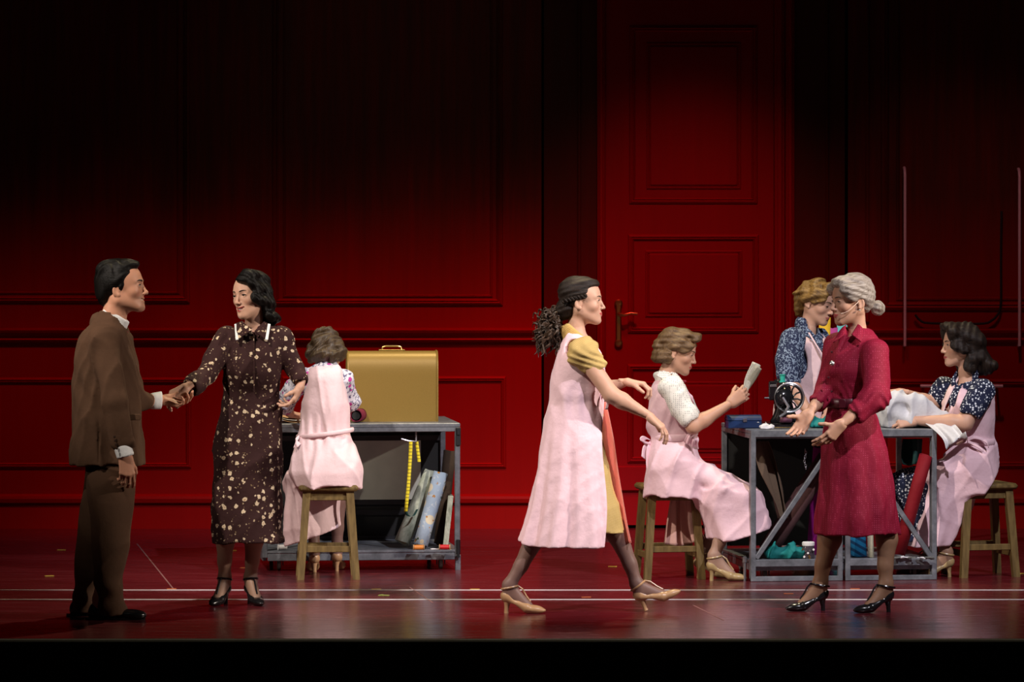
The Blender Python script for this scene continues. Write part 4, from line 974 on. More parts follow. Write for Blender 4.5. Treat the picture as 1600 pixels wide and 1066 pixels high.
def make_shoe(root, heel, fwd, mat, pitch=0.0, lift=0.0, S=1.0, strap=True, man=False, ankle=.037):
    "pump standing with the heel tip at `heel`; pitch tips the toe up (deg) about the heel"
    y = Vector((fwd[0], fwd[1], 0)).normalized(); x = y.cross(Vector((0, 0, 1))); z = Vector((0, 0, 1))
    M = Matrix.Translation(Vector(heel) + Vector((0, 0, lift))) @ Matrix((x, y, z)).transposed().to_4x4() @ Matrix.Rotation(R(pitch), 4, 'X') @ Matrix.Scale(S, 4)
    F = Field((-.052, -.045, -.004), (.052, .30, .14), .0032)
    hh = .012 if man else .066
    if man:
        F.add(econe((0, .02, .03), (0, .12, .032), (.034, .032), (.040, .034), (1, 0, 0)))
        F.add(ell((0, .20, .026), (.043, .085, .028)), .03); F.add(cone((0, .03, .055), (0, .10, .06), .032, .030), .02)
        F.add(ell((0, .235, .018), (.036, .045, .020)), .02)
        F.keep(half((0, 0, .006), (0, 0, 1)), .003)
        sole = MB()
        V, Fc = [], []
        for zz in (0, .012):
            for k in range(24):
                a = 2 * math.pi * k / 24; V.append((.045 * math.sin(a) * (1 - .12 * (math.cos(a) < 0)), .128 + .155 * math.cos(a), zz))
        Fc = [tuple(range(24))[::-1], tuple(range(24, 48))] + [(k, (k + 1) % 24, 24 + (k + 1) % 24, 24 + k) for k in range(24)]
        sole.add(V, Fc)
    else:
        F.add(ell((0, .012, hh + .024), (.028, .032, .033)))
        F.add(econe((0, .016, hh + .012), (0, .108, .024), (.026, .021), (.032, .019), (1, 0, 0)), .02)
        F.add(ell((0, .140, .022), (.034, .050, .021)), .02)
        F.add(ell((0, .164, .016), (.024, .046, .015)), .015)
        F.add(econe((0, .075, .055), (0, .115, .038), (.025, .014), (.031, .018), (1, 0, 0)), .02)
        F.cut(econe((0, .010, hh + .074), (0, .094, .076), (.023, .044), (.021, .026), (1, 0, 0)), .006)
        F.cut(econe((0, .042, hh - .054), (0, .110, -.030), (.06, .038), (.06, .024), (1, 0, 0)), .006)
        F.keep(half((0, 0, .001), (0, 0, 1)), .002)
        sole = None
    V, Q = F.mesh(1); b = root.location
    sh = from_np('shoe', (xform(V, M), Q), mat, root, b)
    if man:
        sole.v = [M @ Vector(p) for p in sole.v]; sole.build('sole', MAT['black_leather'], sh, False, b)
        return M
    h = MB().lathe((0, 0, 0), [(.0115, 0), (.0108, .012), (.0115, .03), (.016, .050), (.025, .070), (.026, .078)], n=14)
    h.v = [M @ Vector((p[0], p[1] + .010 + (.008 * max(0, p[2] - .02) / .05), p[2])) for p in h.v]
    ho = h.build('heel', mat, sh, True, b)
    if strap:
        st = MB()
        ring = [(ankle * math.cos(a), .027 + ankle * 1.14 * math.sin(a), hh + .064 + .008 * math.sin(a)) for a in np.linspace(0, 2 * math.pi, 22)[:-1]]
        st.tube(ring, .0042, 6, closed=True, flat=1.3)
        st.tube([(0, .027 + ankle * 1.14, hh + .072), (0, .092, hh + .056), (0, .112, .086), (0, .132, .060)], .0046, 6)
        st.v = [M @ Vector(p) for p in st.v]; so = st.build('strap', mat, sh, True, b)
    return M
FOOT = dict(ankle=(0, .024, .140), ball=(0, .120, .032), heel=(0, .014, .094))

def make_hair(root, M, shapes, mat, hairline=None, groove=None, res=.0032, box=None, cuts=(), name='hair', smooth=1, k=.014):
    lo, hi = box or ((-.13, -.15, -.21), (.13, .19, .16))
    F = Field(lo, hi, res)
    if hairline is not None:
        F.add(ell((0, .014, .032), hairline.get('r', (.082, .103, .094))), k)
        zs, ys = zip(*sorted(hairline['line']))
        zs, ys = np.array(zs), np.array(ys); sl = hairline.get('part', 0)
        F.disp(lambda x, y, z: np.clip(.013 - .42 * (y - np.interp(z + sl * x, zs, ys)), 0, .013))      # thins out towards the hairline
        F.keep(Shape(lambda x, y, z: np.interp(z + sl * x, zs, ys) - y, None, None), .008)
    for sh in shapes:
        kk = k
        if isinstance(sh, tuple): sh, kk = sh
        F.add(sh, kk)
    for c in cuts: F.cut(c, .006)
    if groove is not None: F.disp(groove)
    V, Q = F.mesh(smooth)
    me_o = from_np(name, (V, Q), mat, root, (0, 0, 0))
    me_o.matrix_local = Matrix.Translation(-root.location) @ M
    return me_o
BASELINE = [(.14, -.30), (.100, -.110), (.080, -.082), (.055, -.064), (.030, -.056), (.010, -.040), (-.012, -.016), (-.020, .000), (-.026, .020), (-.05, .036), (-.08, .050), (-.11, .060), (-.2, .065)]
def arc(c, r, a0, a1, plane, n=8):
    "points on an arc; plane = (u, v) unit vectors"
    u, v = Vector(plane[0]), Vector(plane[1])
    return [Vector(c) + (u * math.cos(a) + v * math.sin(a)) * r for a in np.linspace(R(a0), R(a1), n)]
def rope(pts, r0, r1=None):
    r1 = r1 if r1 is not None else r0; n = len(pts) - 1
    return [cone(pts[i], pts[i + 1], r0 + (r1 - r0) * i / n, r0 + (r1 - r0) * (i + 1) / n) for i in range(n)]

class Person:
    def __init__(s, name, label, Y, basepx, skin):
        s.Y = Y; s.s = FPX / (Y - CAM_Y); s.skin = np.array(skin)
        b = at(basepx, HZ + CAM_H * s.s, Y); s.root = thing('person', label, 'person', (b.x, Y, 0)); s.parts = []; s.cols = []
    def p(s, px, py, dy=0.0): return at(px, py, s.Y + dy)
    def m(s, px): return px / s.s
    def body(s, prims, lo, hi, res=.011, legcol=None, legz=None):
        F = Field(lo, hi, res)
        for q in prims:
            if isinstance(q, tuple): F.add(q[0], q[1])
            else: F.add(q, .02)
        V, Q = F.mesh(1); C = np.repeat(s.skin[None], len(V), 0)
        if legcol is not None: C[V[:, 2] < legz] = np.array(legcol)
        s.parts.append((V, Q)); s.cols.append(C)
    def head(s, M, neck, **o):
        o.setdefault('skin', s.skin); o.setdefault('lip', (.34, .05, .05))
        VQ, C, info = make_head(M, neck, o)
        s.parts.append((xform(VQ[0], M), VQ[1])); s.cols.append(C); face_parts(s.root, M, info, o); s.M = M
    def hand(s, *a, **k):
        VQ = make_hand(*a, **k); s.parts.append(VQ); C = np.repeat(s.skin[None], len(VQ[0]), 0) ; s.cols.append(C)
    def finish(s):
        o = from_np('body', join(*s.parts), MAT['skin'], s.root, s.root.location, np.concatenate(s.cols)); return o
    def sdf(s, name, lo, hi, mat, prims, cuts=(), res=.009, k=.03, disp=None, smooth=1, keeps=()):
        F = Field(lo, hi, res)
        for q in prims:
            if isinstance(q, tuple): F.add(q[0], q[1])
            else: F.add(q, k)
        if disp is not None: F.disp(disp)
        for c in cuts:
            if isinstance(c, tuple): F.cut(c[0], c[1])
            else: F.cut(c, .006)
        for c in keeps: F.keep(c, .004)
        return from_np(name, F.mesh(smooth), mat, s.root, s.root.location)
    def sheet(s, name, rows, mat, parent=None, **k):
        return from_np(name, sheet(rows, **k), mat, parent or s.root, s.root.location)
    def bits(s, name, mb, mat, parent=None, smooth=True):
        return mb.build(name, mat, parent or s.root, smooth, s.root.location)
def bounds(*pts, pad=.2):
    A = np.array([tuple(p) for p in pts]); return A.min(0) - pad, A.max(0) + pad

# ------------------------------------------------------------------ the eight people
SK = (.50, .275, .185); SKL = (.56, .32, .225); TAN = (.30, .17, .115); STOCK = (.19, .105, .085)
def arm_prims(a, b, c, r=(.045, .038, .036, .025)):
    r = (*r[:3], r[3] - .004)
    a, b, c = Vector(a), Vector(b), Vector(c); q = b.lerp(c, .28)
    return [cone(a, b, r[0], r[1]), cone(b, q, r[1] * .97, r[2] * 1.04), cone(q, c, r[2] * 1.04, r[3])]
def leg_prims(h, k, M, r=(.050, .047, .053, .031)):
    h, k = Vector(h), Vector(k); an = M @ Vector(FOOT['ankle']); ba = M @ Vector(FOOT['ball']); he = M @ Vector(FOOT['heel'])
    d = (an - k).normalized(); fw = ((ba - he) * Vector((1, 1, 0))).normalized(); q = k.lerp(an, .30) - fw * .016
    return [cone(h, k, r[0], r[1]), cone(k, q, r[1] * .95, r[2]), cone(q, k.lerp(an, .72), r[2], r[3] * 1.12), cone(k.lerp(an, .72), an, r[3] * 1.12, r[3]), (cone(an, he, r[3], .024), .02), (cone(an, ba, r[3] * .9, .024), .02), (cone(he, ba, .023, .024), .02)]
def rows(P, L):
    "silhouette rows (py, left px, right px, half depth, depth shift)"
    out = []
    for r in L:
        dy = r[4] if len(r) > 4 else 0.0
        a, b = P.p(r[1], r[0], dy), P.p(r[2], r[0], dy); out.append((a.z, (a.x + b.x) / 2, P.Y + dy, (b.x - a.x) / 2, r[3]))
    return out
def grow(R_, k): return [(z, x, y, a + k, b + k) for z, x, y, a, b in R_]
def box_of(R_, pad=.06):
    m = max(max(r[3], r[4]) for r in R_) + pad
    return (min(r[1] for r in R_) - m, min(r[2] for r in R_) - m, min(r[0] for r in R_) - pad), (max(r[1] for r in R_) + m, max(r[2] for r in R_) + m, max(r[0] for r in R_) + pad)
def merge_box(*B):
    A = np.array([b[0] for b in B]); C = np.array([b[1] for b in B]); return A.min(0), A.max(0) if False else C.max(0)
def box_pts(pad, *pts): 
    A = np.array([tuple(p) for p in pts]); return tuple(A.min(0) - pad), tuple(A.max(0) + pad)
def pleats(n, a0, a1, ph=0, sharp=1.0, zt0=1.0):
    "deeper towards the hem (zt 0)"
    def f(z, th, zt):
        g = np.clip(1 - zt / zt0, 0, 1); s = np.sin(n * th + ph + 1.1 * np.sin(2 * th + ph) + .6 * zt)
        return 1 + (a0 + (a1 - a0) * g) * s
    return f
def hollow(R_, k=.02, top=.35):
    "inner hollow of a skirt, open at the hem"
    z0 = min(r[0] for r in R_); I = [(z, x, y, a - k, b - k) for z, x, y, a, b in R_ if z < z0 + top]
    I.sort(); z, x, y, a, b = I[0]; I.insert(0, (z - .05, x, y, a, b)); return stack(I)

# ---------- 1: man in the brown suit, holding her hand
P = Person('person', 'man in brown suit at far left smiling and holding a woman by the hand', -.55, 165, (.57, .275, .175))
M = head_matrix(P.p(190, 448), 85, -4, 0, 1.1); nk = P.p(176, 502)
P.head(M, nk, male=1, smile=.75, lip=(.30, .10, .085), lid=.0048, brow='brow_dark')
shN, elN, wrN = P.p(163, 532, -.18), P.p(178, 626, -.25), P.p(196, 712, -.235)
shF, elF, wrF = P.p(186, 532, .18), P.p(206, 628, .24), P.p(254, 625, .37)
P.hand(wrN, (.10, 0, -1), (-.35, .9, 0), 1, (.25, .35, .42, .45), S=1.06, thumb=(.6, .5))
P.hand(wrF, (1, .02, -.18), (.15, -.55, .85), -1, (.35, .42, .5, .55), S=1.02, thumb=(.75, .2))
mn = make_shoe(P.root, P.p(141, 962, -.10) * Vector((1, 1, 0)), (1, -.12), MAT['black_leather'], man=True, S=.98)
mf = make_shoe(P.root, P.p(112, 955, .10) * Vector((1, 1, 0)), (1, .05), MAT['black_leather'], man=True, S=.98)
hipN, hipF = P.p(170, 735, -.09), P.p(165, 735, .09)
bp = arm_prims(shN, elN, wrN, (.05, .045, .042, .030)) + arm_prims(shF, elF, wrF, (.05, .045, .042, .030))
bp += [econe(P.p(168, 730), P.p(165, 540), (.09, .13), (.09, .15), (1, 0, 0)), (cone(P.p(168, 520), nk, .075, .063), .05), cone(nk, M @ Vector((0, .018, -.055)), .063, .06)]
for h, k, m in ((hipN, P.p(178, 845, -.1), mn), (hipF, P.p(148, 845, .1), mf)):
    bp += [cone(h, k, .065, .055), cone(k, m @ Vector((0, .05, .10)), .055, .036), (cone(m @ Vector((0, .05, .10)), m @ Vector((0, .05, .05)), .036, .034), .02)]
P.body(bp, *box_pts(.14, shN, shF, wrN, wrF, hipN, P.p(110, 960, .1), P.p(210, 960, -.1), nk))
P.finish()
J = rows(P, [(727, 111, 222, .205), (690, 112, 221, .205), (640, 115, 218, .195), (600, 116, 215, .195), (560, 117, 211, .21), (533, 121, 204, .215), (515, 131, 198, .185), (503, 143, 192, .12), (492, 152, 188, .085), (486, 155, 186, .080)])
wk = wrinkle(.0062, .95, 1)
slN = P.p(189.5, 690, -.24); slF = P.p(228, 627, .305)
coll = [cone(P.p(155, 490), P.p(158, 489), .01, .01)]
nn = Vector((.58, 0, .81)); cc = P.p(178, 499)
jk = P.sdf('jacket', *merge_box(box_of(J), box_pts(.12, shN, shF, slN, slF)), MAT['suit'],
    [stack(J, 0, 2.3), econe(shN, elN, (.078, .072), (.064, .062), (1, 0, 0)), econe(elN, slN, (.064, .062), (.054, .050), (1, 0, 0)), (econe(shF, elF, (.078, .072), (.064, .06), (1, 0, 0)), .02), (econe(elF, slF, (.062, .06), (.050, .05), (0, 0, 1)), .02)],
    cuts=[(cone(P.p(200, 486), P.p(176, 506), .050, .062), .006), econe(P.p(170, 480), P.p(196, 516), (.062, .060), (.030, .018), (0, 1, 0)),
          (econe(cc - nn * .004, cc + nn * .09, (.074, .081), (.080, .09), (0, 1, 0)), .006), ell(P.p(153, 700, -.215), (.0035, .04, .16)), (half(P.p(193, 704, -.24), (.25, 0, -1)) if False else ell(P.p(197, 716, -.24), (.05, .06, .036)), .004), (ell(P.p(252, 626, .34), (.034, .06, .065)), .004)],
    keeps=[half(P.p(0, 727), (0, 0, 1))], disp=wk, k=.025, res=.007)
mb = MB(); 
# lapel and collar roll, pocket flap, sleeve buttons
c2 = cc - nn * .026
P.sdf('collar', *box_pts(.16, c2), MAT['suit'], [econe(c2 - nn * .016, c2 + nn * .010, (.090, .100), (.078, .087), (0, 1, 0))], cuts=[econe(c2 + nn * .004, c2 + nn * .06, (.069, .077), (.08, .088), (0, 1, 0)), half(c2 + nn * .013, nn), (econe(P.p(200, 520, 0), P.p(206, 560, 0), (.022, .05), (.02, .06), (1, 0, 0)), .006)], res=.005, k=.02).parent = jk
P.bits('pocket_flap', MB().box(P.p(206, 652, -.205), (.085, .012, .03), Matrix.Rotation(R(14), 3, 'Z'), bev=.003), MAT['suit'], jk)
for i in range(4): P.bits('button', MB().lathe(P.p(179 + i * 1.2, 683 + i * 6, -.292), [(0, 0), (.006, 0), (.006, .004), (0, .005)], (0, -1, 0), 10), MAT['button'], jk)
nn = Vector((.58, 0, .81)); cc = P.p(178, 499)
P.sdf('shirt_collar', *box_pts(.14, cc), MAT['white_cotton'], [econe(cc - nn * .010, cc + nn * .026, (.072, .080), (.064, .073), (0, 1, 0))], cuts=[half(cc + nn * .034, nn), half(cc - nn * .05, -nn), half(P.p(160, 490), (-1, 0, .3))], res=.005, k=.02)
P.sdf('necktie', *box_pts(.06, P.p(196, 520), P.p(206, 560)), MAT['maroon'], [econe(P.p(195, 519), P.p(198, 528), (.016, .014), (.012, .012), (0, 1, 0)), econe(P.p(198, 528), P.p(206, 570), (.014, .022), (.010, .036), (1, 0, 0))], res=.005)
P.sdf('shirt_cuff', *box_pts(.07, slN, wrN), MAT['white_cotton'], [econe(P.p(191, 698, -.24), P.p(196.5, 714, -.237), (.043, .038), (.044, .039), (1, 0, 0))], cuts=[half(P.p(196.5, 714, -.237), (.28, 0, -1))], res=.005)
P.sdf('shirt_cuff', *box_pts(.07, slF, wrF), MAT['white_cotton'], [econe(P.p(240, 627, .33), P.p(253, 625.5, .365), (.038, .042), (.040, .045), (0, 1, 0))], cuts=[half(P.p(252.5, 625.5, .365), (1, .2, -.05))], res=.005)
TN = rows(P, [(962, 151, 203, .085, -.10), (945, 148, 200, .085, -.10), (925, 146, 193, .085, -.10), (900, 145, 192, .088, -.10), (850, 143, 203, .10, -.095), (800, 138, 208, .115, -.08), (750, 134, 212, .13, -.06), (722, 132, 214, .14, -.04)])
TF = rows(P, [(958, 113, 152, .085, .10), (925, 113, 156, .085, .10), (880, 116, 165, .09, .10), (830, 121, 180, .105, .095), (780, 128, 198, .12, .08), (722, 133, 212, .14, .04)])
P.sdf('trousers', *merge_box(box_of(TN), box_of(TF)), MAT['suit'], [stack(TN, 0, 2.1), (stack(TF, 0, 2.1), .02)], disp=lambda x, y, z: wrinkle(.004, .7, 2)(x, y, z) + .006 * np.exp(-((z - .12) / .07) ** 2) * np.sin(42 * z + 14 * x), res=.0075)
hl = dict(line=[(.14, -.30), (.105, -.118), (.088, -.094), (.066, -.072), (.045, -.058), (.020, -.048), (.0, -.038), (-.022, -.026), (-.030, -.010), (-.036, .024), (-.06, .038), (-.10, .050), (-.125, .056), (-.2, .06)], r=(.085, .106, .094))
make_hair(P.root, M, [ell((0, -.022, .095), (.056, .066, .026)), ell((0, .075, -.01), (.064, .045, .075)), ell((0, .05, .08), (.066, .06, .045))], MAT['hair_black'], hl, groove=lambda x, y, z: .0028 * np.sin(150 * x + 50 * z + 4 * np.sin(40 * y + 25 * z)))

# ---------- 2: woman in the brown floral dress
P = Person('person', 'woman in dark brown floral dress smiling and giving her hand to the man', .20, 385, SKL)
M = head_matrix(P.p(393, 461), -42, -4, 9, 1.03); nk = P.p(396, 511, .02)
P.head(M, nk, smile=1.0, lip=(.36, .035, .045), lid=.0045, gaze=.0)
shR, elR, wrR = P.p(355, 528), P.p(322, 585, -.14), P.p(291, 606, -.34)
shL, elL, wrL = P.p(438, 528), P.p(461, 578, .0), P.p(470, 603, -.07)
P.hand(wrR, (-1, -.06, -.55), (-.25, .55, -.8), 1, (.42, .5, .58, .62), S=.96, thumb=(.7, .5))
P.hand(wrL, (-.42, -.25, -.9), (-.75, .1, .3), -1, (.25, .4, .5, .55), S=.96, thumb=(.75, .5))
m1 = make_shoe(P.root, P.p(354, 941, .07) * Vector((1, 1, 0)), (-.35, -1), MAT['black_leather'], S=.98)
m2 = make_shoe(P.root, P.p(389, 941, .07) * Vector((1, 1, 0)), (.40, -1), MAT['black_leather'], S=.98)
hp1, hp2 = P.p(365, 690), P.p(410, 690)
P.body(arm_prims(shR, elR, wrR) + arm_prims(shL, elL, wrL) + leg_prims(hp1, P.p(350, 812, -.02), m1) + leg_prims(hp2, P.p(402, 812, -.02), m2) + [econe(P.p(388, 690), P.p(394, 545), (.09, .06), (.10, .07), (1, 0, 0)), (cone(P.p(395, 535), nk, .055, .044), .05), cone(nk, M @ Vector((0, .018, -.055)), .044, .044)],
    *box_pts(.13, shR, wrR, wrL, P.p(340, 950), P.p(420, 950), nk), legcol=(.36, .215, .15), legz=.42)
P.finish()
D = rows(P, [(846, 331, 441, .165), (800, 331, 440, .160), (760, 332, 440, .15), (700, 335, 440, .135), (660, 340, 440, .12), (612, 348, 438, .105), (580, 346, 441, .13, -.02), (560, 348, 442, .125, -.015), (540, 349, 443, .11), (526, 355, 438, .095), (516, 368, 424, .07), (508, 378, 416, .056)])
cR, cL = P.p(300, 603, -.29), P.p(469, 594, -.05)
P.sdf('dress', *merge_box(box_of(D), box_pts(.10, shR, cR, shL, cL)), MAT['floral_brown'], [stack(D, 0, 2.15, pleats(7, .004, .035, .4)), econe(shR, elR, (.062, .062), (.052, .056), (0, 0, 1)), (econe(elR, cR, (.050, .050), (.042, .048), (0, 1, 0)), .02), econe(shL, elL, (.062, .06), (.052, .054), (1, 0, 0)), (econe(elL, cL, (.050, .05), (.042, .046), (1, 0, 0)), .02)],
    cuts=[hollow(D, .028), (cone(P.p(289, 610, -.34), P.p(298, 604, -.30), .06, .034), .004), (cone(P.p(470, 612, -.08), P.p(469.5, 598, -.055), .05, .036), .004), econe(P.p(396, 494), P.p(396, 517, -.06), (.052, .05), (.012, .04), (1, 0, 0))],
    disp=lambda x, y, z: wrinkle(.0042, 1.0, 3)(x, y, z), k=.03, res=.007)
for s, a in ((-1, ((379, 502, -.045), (369, 506, -.03), (371, 531, -.105), (394, 517, -.10))), (1, ((413, 502, -.045), (421, 506, -.03), (417, 531, -.105), (398, 517, -.10)))):
    q = [P.p(*v) for v in a]; fr = Vector((0, -.022, 0))
    co = P.sheet('collar', [[q[0] + fr, (q[0] + q[3]) / 2 + fr, q[3] + fr], [(q[0] + q[1]) / 2 + fr * 1.3, (q[0] + q[1] + q[2] + q[3]) / 4 + fr * 1.4, (q[3] * .6 + q[2] * .4) + fr * 1.2], [q[1] + fr, (q[1] + q[2]) / 2 + fr * 1.2, q[2] + fr]], MAT['floral_brown'], nu=16, nv=8, thick=.005)
    e0, e1 = q[1] + fr * 1.35, q[2] + fr * 1.45; P.bits('collar_edging', MB().bar(e0, e1, .015, .006, up=(0, 1, .2), bev=.002), MAT['white_cotton'], co)
pk = P.bits('placket', MB().tube([P.p(397, y, -.012 - d) for y, d in ((520, .085), (545, .112), (575, .148), (612, .106))], .010, 8, flat=.35), MAT['floral_brown'])
for y, d in ((526, .112), (553, .142), (582, .165), (610, .122)): P.bits('button', MB().lathe(P.p(397, y, -d), [(0, 0), (.006, 0), (.006, .004), (0, .005)], (0, -1, 0), 10), MAT['button'], pk)
wv = lambda x, y, z: .0055 * np.sin(95 * z + 30 * y + 20 * x) * np.clip((x + .02) / .03, 0, 1) + .002 * np.sin(200 * y + 120 * z)
hr = make_hair(P.root, M, [ell((.035, -.045, .085), (.058, .055, .040)), ell((.070, -.046, .048), (.024, .040, .034)), ell((.078, -.030, .012), (.022, .040, .026)), ell((.074, -.048, -.030), (.022, .030, .026)), ell((.078, -.010, -.035), (.022, .04, .035)), ell((.068, .035, -.035), (.030, .050, .06)), ell((.0, .080, -.055), (.065, .045, .085)), ell((.035, .085, -.125), (.050, .042, .042)), ell((-.03, .085, -.12), (.045, .04, .04)), ell((.072, .05, -.115), (.030, .04, .035)), ell((-.070, -.005, .01), (.018, .045, .06))],
    MAT['hair_black'], dict(line=BASELINE, r=(.084, .105, .096), part=.0), groove=wv, k=.012)

# ---------- 3: seamstress with her back to us
P = Person('person', 'seamstress in pale pink pinafore with her back turned, sitting at the left table', 1.95, 512, SK)
M = head_matrix(P.p(511, 550, .08), 172, 26, 6, .98); nk = P.p(509, 577, .03)
P.head(M, nk, lid=.002)
shR, elR, wrR = P.p(537, 592, .02), P.p(549, 628, .14), P.p(536, 648, .40)
shL, elL, wrL = P.p(474, 592, .02), P.p(443, 628, .14), P.p(455, 648, .38)
P.hand(wrR, (-.5, .8, -.05), (0, 0, -1), 1, .3); P.hand(wrL, (.5, .8, -.05), (0, 0, -1), -1, .3)
m1 = make_shoe(P.root, P.p(492, 905, .34) * Vector((1, 1, 0)), (-.15, 1), MAT['tan_leather'], S=.95)
m2 = make_shoe(P.root, P.p(526, 905, .46) * Vector((1, 1, 0)), (.1, 1), MAT['tan_leather'], S=.95)
P.body(arm_prims(shR, elR, wrR) + arm_prims(shL, elL, wrL) + leg_prims(P.p(485, 738, .05), P.p(485, 745, .42), m1) + leg_prims(P.p(532, 738, .05), P.p(528, 745, .44), m2) + [econe(P.p(510, 730), P.p(508, 600), (.09, .07), (.09, .06), (1, 0, 0)), (cone(P.p(508, 598), nk, .055, .044), .05), cone(nk, M @ Vector((0, .018, -.055)), .044, .044)],
    *box_pts(.13, shR, wrR, wrL, elL, P.p(480, 905, .3), P.p(530, 905, .6), nk), legcol=STOCK, legz=.45)
P.finish()
B = rows(P, [(760, 462, 562, .17), (735, 456, 564, .175), (715, 457, 562, .16), (695, 462, 556, .13), (677, 469, 546, .108), (650, 472, 545, .112), (620, 475, 545, .112), (595, 474, 541, .105), (582, 478, 534, .085), (572, 490, 528, .055)])
bl = P.sdf('blouse', *box_pts(.12, shR, elR, shL, elL, P.p(500, 640), P.p(500, 566)), MAT['lilac_floral'], [stack(rows(P, [(660, 475, 542, .09), (620, 477, 541, .10), (595, 474, 540, .10), (584, 480, 532, .08), (570, 489, 530, .060)])), econe(shR, elR, (.056, .058), (.050, .050), (1, 0, 0)), econe(shL, elL, (.060, .060), (.056, .056), (1, 0, 0)), (cone(elL, elL.lerp(wrL, .35), .056, .046), .02), (cone(elR, elR.lerp(wrR, .3), .050, .044), .02), (econe(P.p(509, 573, .02), P.p(509, 577, .02), (.066, .055), (.07, .06), (1, 0, 0)), .01)], cuts=[cone(P.p(509, 560, .04), P.p(509, 572, .03), .050, .050)], disp=wrinkle(.003, 1.2, 7), res=.007)
BA = rows(P, [(760, 460, 563, .175), (738, 452, 566, .185), (715, 453, 564, .17), (695, 460, 557, .14), (677, 469, 547, .116), (650, 470, 547, .120), (630, 469, 547, .122), (605, 475, 540, .118), (590, 477, 537, .112), (580, 479, 535, .095), (572, 484, 531, .070)])
hang = rows(P, [(742, 448, 535, .19, .27), (770, 445, 532, .19, .28), (800, 443, 531, .185, .28), (830, 445, 531, .18, .28), (856, 447, 530, .175, .28)])
def bw(x, y, z):
    zt = P.p(0, 677).z; w = np.exp(-((z - zt) / .10) ** 2); return wrinkle(.0065, .85, 11)(x, y, z) + .0050 * w * np.sin(120 * x) 
P.sdf('pinafore', *merge_box(box_of(BA), box_of(hang)), MAT['pink_pale'], [stack(BA, 0, 2.3), (stack(hang, 0, 2.2, pleats(9, .02, .07)), .06), (econe(P.p(508, 735, .05), P.p(498, 752, .40), (.165, .10), (.155, .085), (1, 0, 0)), .05)],
    cuts=[hollow(hang, .034, .30), half(P.p(447, 856, .1), (.36, 0, -1)), (ell(P.p(552, 612, .0), (.034, .30, .085)), .01), (ell(P.p(468, 606, .0), (.028, .30, .075)), .01), cone(P.p(509, 560, .05), P.p(509, 574, .03), .058, .062)], disp=bw, res=.007)
ap = np.linspace(0, 2 * math.pi, 40)[:-1]
tw = P.p(508, 677); tie = MB().tube([tw + Vector((.154 * math.cos(a), .137 * math.sin(a), .016 * math.sin(a * 1) * 0 + .02 * math.cos(a))) for a in ap], .005, 8, closed=True, flat=2.4); to = P.bits('waist_tie', tie, MAT['pink_pale'])
for k in range(2): P.sheet('tie_end', [[P.p(467, 680, -.08), P.p(462, 686, -.10), P.p(470 - 6 * k, 694, -.10)], [P.p(469, 684, -.08), P.p(462, 692, -.11), P.p(464 - 6 * k, 700, -.11)]], MAT['pink_pale'], to, nu=14, nv=5, thick=.004)
make_hair(P.root, M, [ell((0, .060, .02), (.080, .065, .085)), ell((0, .085, -.045), (.072, .050, .045)), ell((-.045, .075, -.055), (.042, .045, .045)), ell((.045, .075, -.05), (.042, .045, .045)), ell((.03, .10, .01), (.035, .03, .035)), ell((-.03, .10, .015), (.035, .03, .035)), ell((0, .10, -.03), (.035, .03, .03)), ell((-.082, .03, -.01), (.032, .06, .06)), ell((.082, .03, -.01), (.032, .06, .06)), ell((0, .06, .085), (.06, .06, .035))], MAT['hair_brown'], dict(line=BASELINE, r=(.086, .106, .096)), groove=lambda x, y, z: .0055 * np.sin(85 * x + 45 * z + 3.2 * np.sin(55 * z + 30 * x)) + .003 * np.sin(140 * z + 60 * x + 40 * y), k=.010)

# ---------- 4: woman striding to the right in an open pink pinafore
P = Person('person', 'woman in long pink pinafore over yellow dress striding right with curly ponytail', -.25, 905, SKL)
M = head_matrix(P.p(909, 470), 85, 0, 0, 1.0); nk = P.p(899, 520)
P.head(M, nk, smile=.28, lip=(.40, .05, .06), lid=.0048)
shN, elN, wrN = P.p(907, 548, -.155), P.p(955, 617, -.20), P.p(1014, 650, -.16)
shF, elF, wrF = P.p(912, 548, .155), P.p(938, 610, .21), P.p(979, 597, .17)
P.hand(wrN, (.72, .05, -.62), (-.55, .25, -.72), 1, (.25, .28, .3, .35), S=.98, thumb=(.85, .25))
P.hand(wrF, (1, -.1, -.12), (-.25, .05, -1), -1, (.55, .5, .45, .42), S=.98, thumb=(.8, .3))
mN = make_shoe(P.root, P.p(788, 955.5, -.05) * Vector((1, 1, 0)), (1, -.12), MAT['tan_leather'], S=1.0)
mF = make_shoe(P.root, P.p(1007, 956, .06) * Vector((1, 1, 0)), (1, -.05), MAT['tan_leather'], S=1.0, pitch=26)
P.body(arm_prims(shN, elN, wrN, (.048, .041, .039, .026)) + arm_prims(shF, elF, wrF) + leg_prims(P.p(893, 680, -.06), P.p(862, 806, -.03), mN) + leg_prims(P.p(902, 680, .07), P.p(958, 800, .06), mF) + [econe(P.p(898, 680), P.p(905, 550), (.06, .09), (.08, .10), (1, 0, 0)), (cone(P.p(903, 545), nk, .055, .044), .05), cone(nk, M @ Vector((0, .018, -.055)), .044, .044)],
    *box_pts(.13, shN, wrN, wrF, elF, P.p(788, 955, -.1), P.p(1040, 955, .1), nk), legcol=STOCK, legz=.46)
P.finish()
BR = rows(P, [(650, 862, 944, .13), (628, 866, 938, .125), (600, 866, 942, .14), (570, 872, 943, .155), (550, 880, 936, .15), (535, 884, 926, .12), (522, 885, 914, .072)])
SR = rows(P, [(832, 882, 977, .165), (800, 880, 970, .165), (760, 872, 958, .165), (720, 866, 949, .155), (690, 864, 943, .145), (650, 862, 938, .125)])
end = P.p(934, 574, -.175)
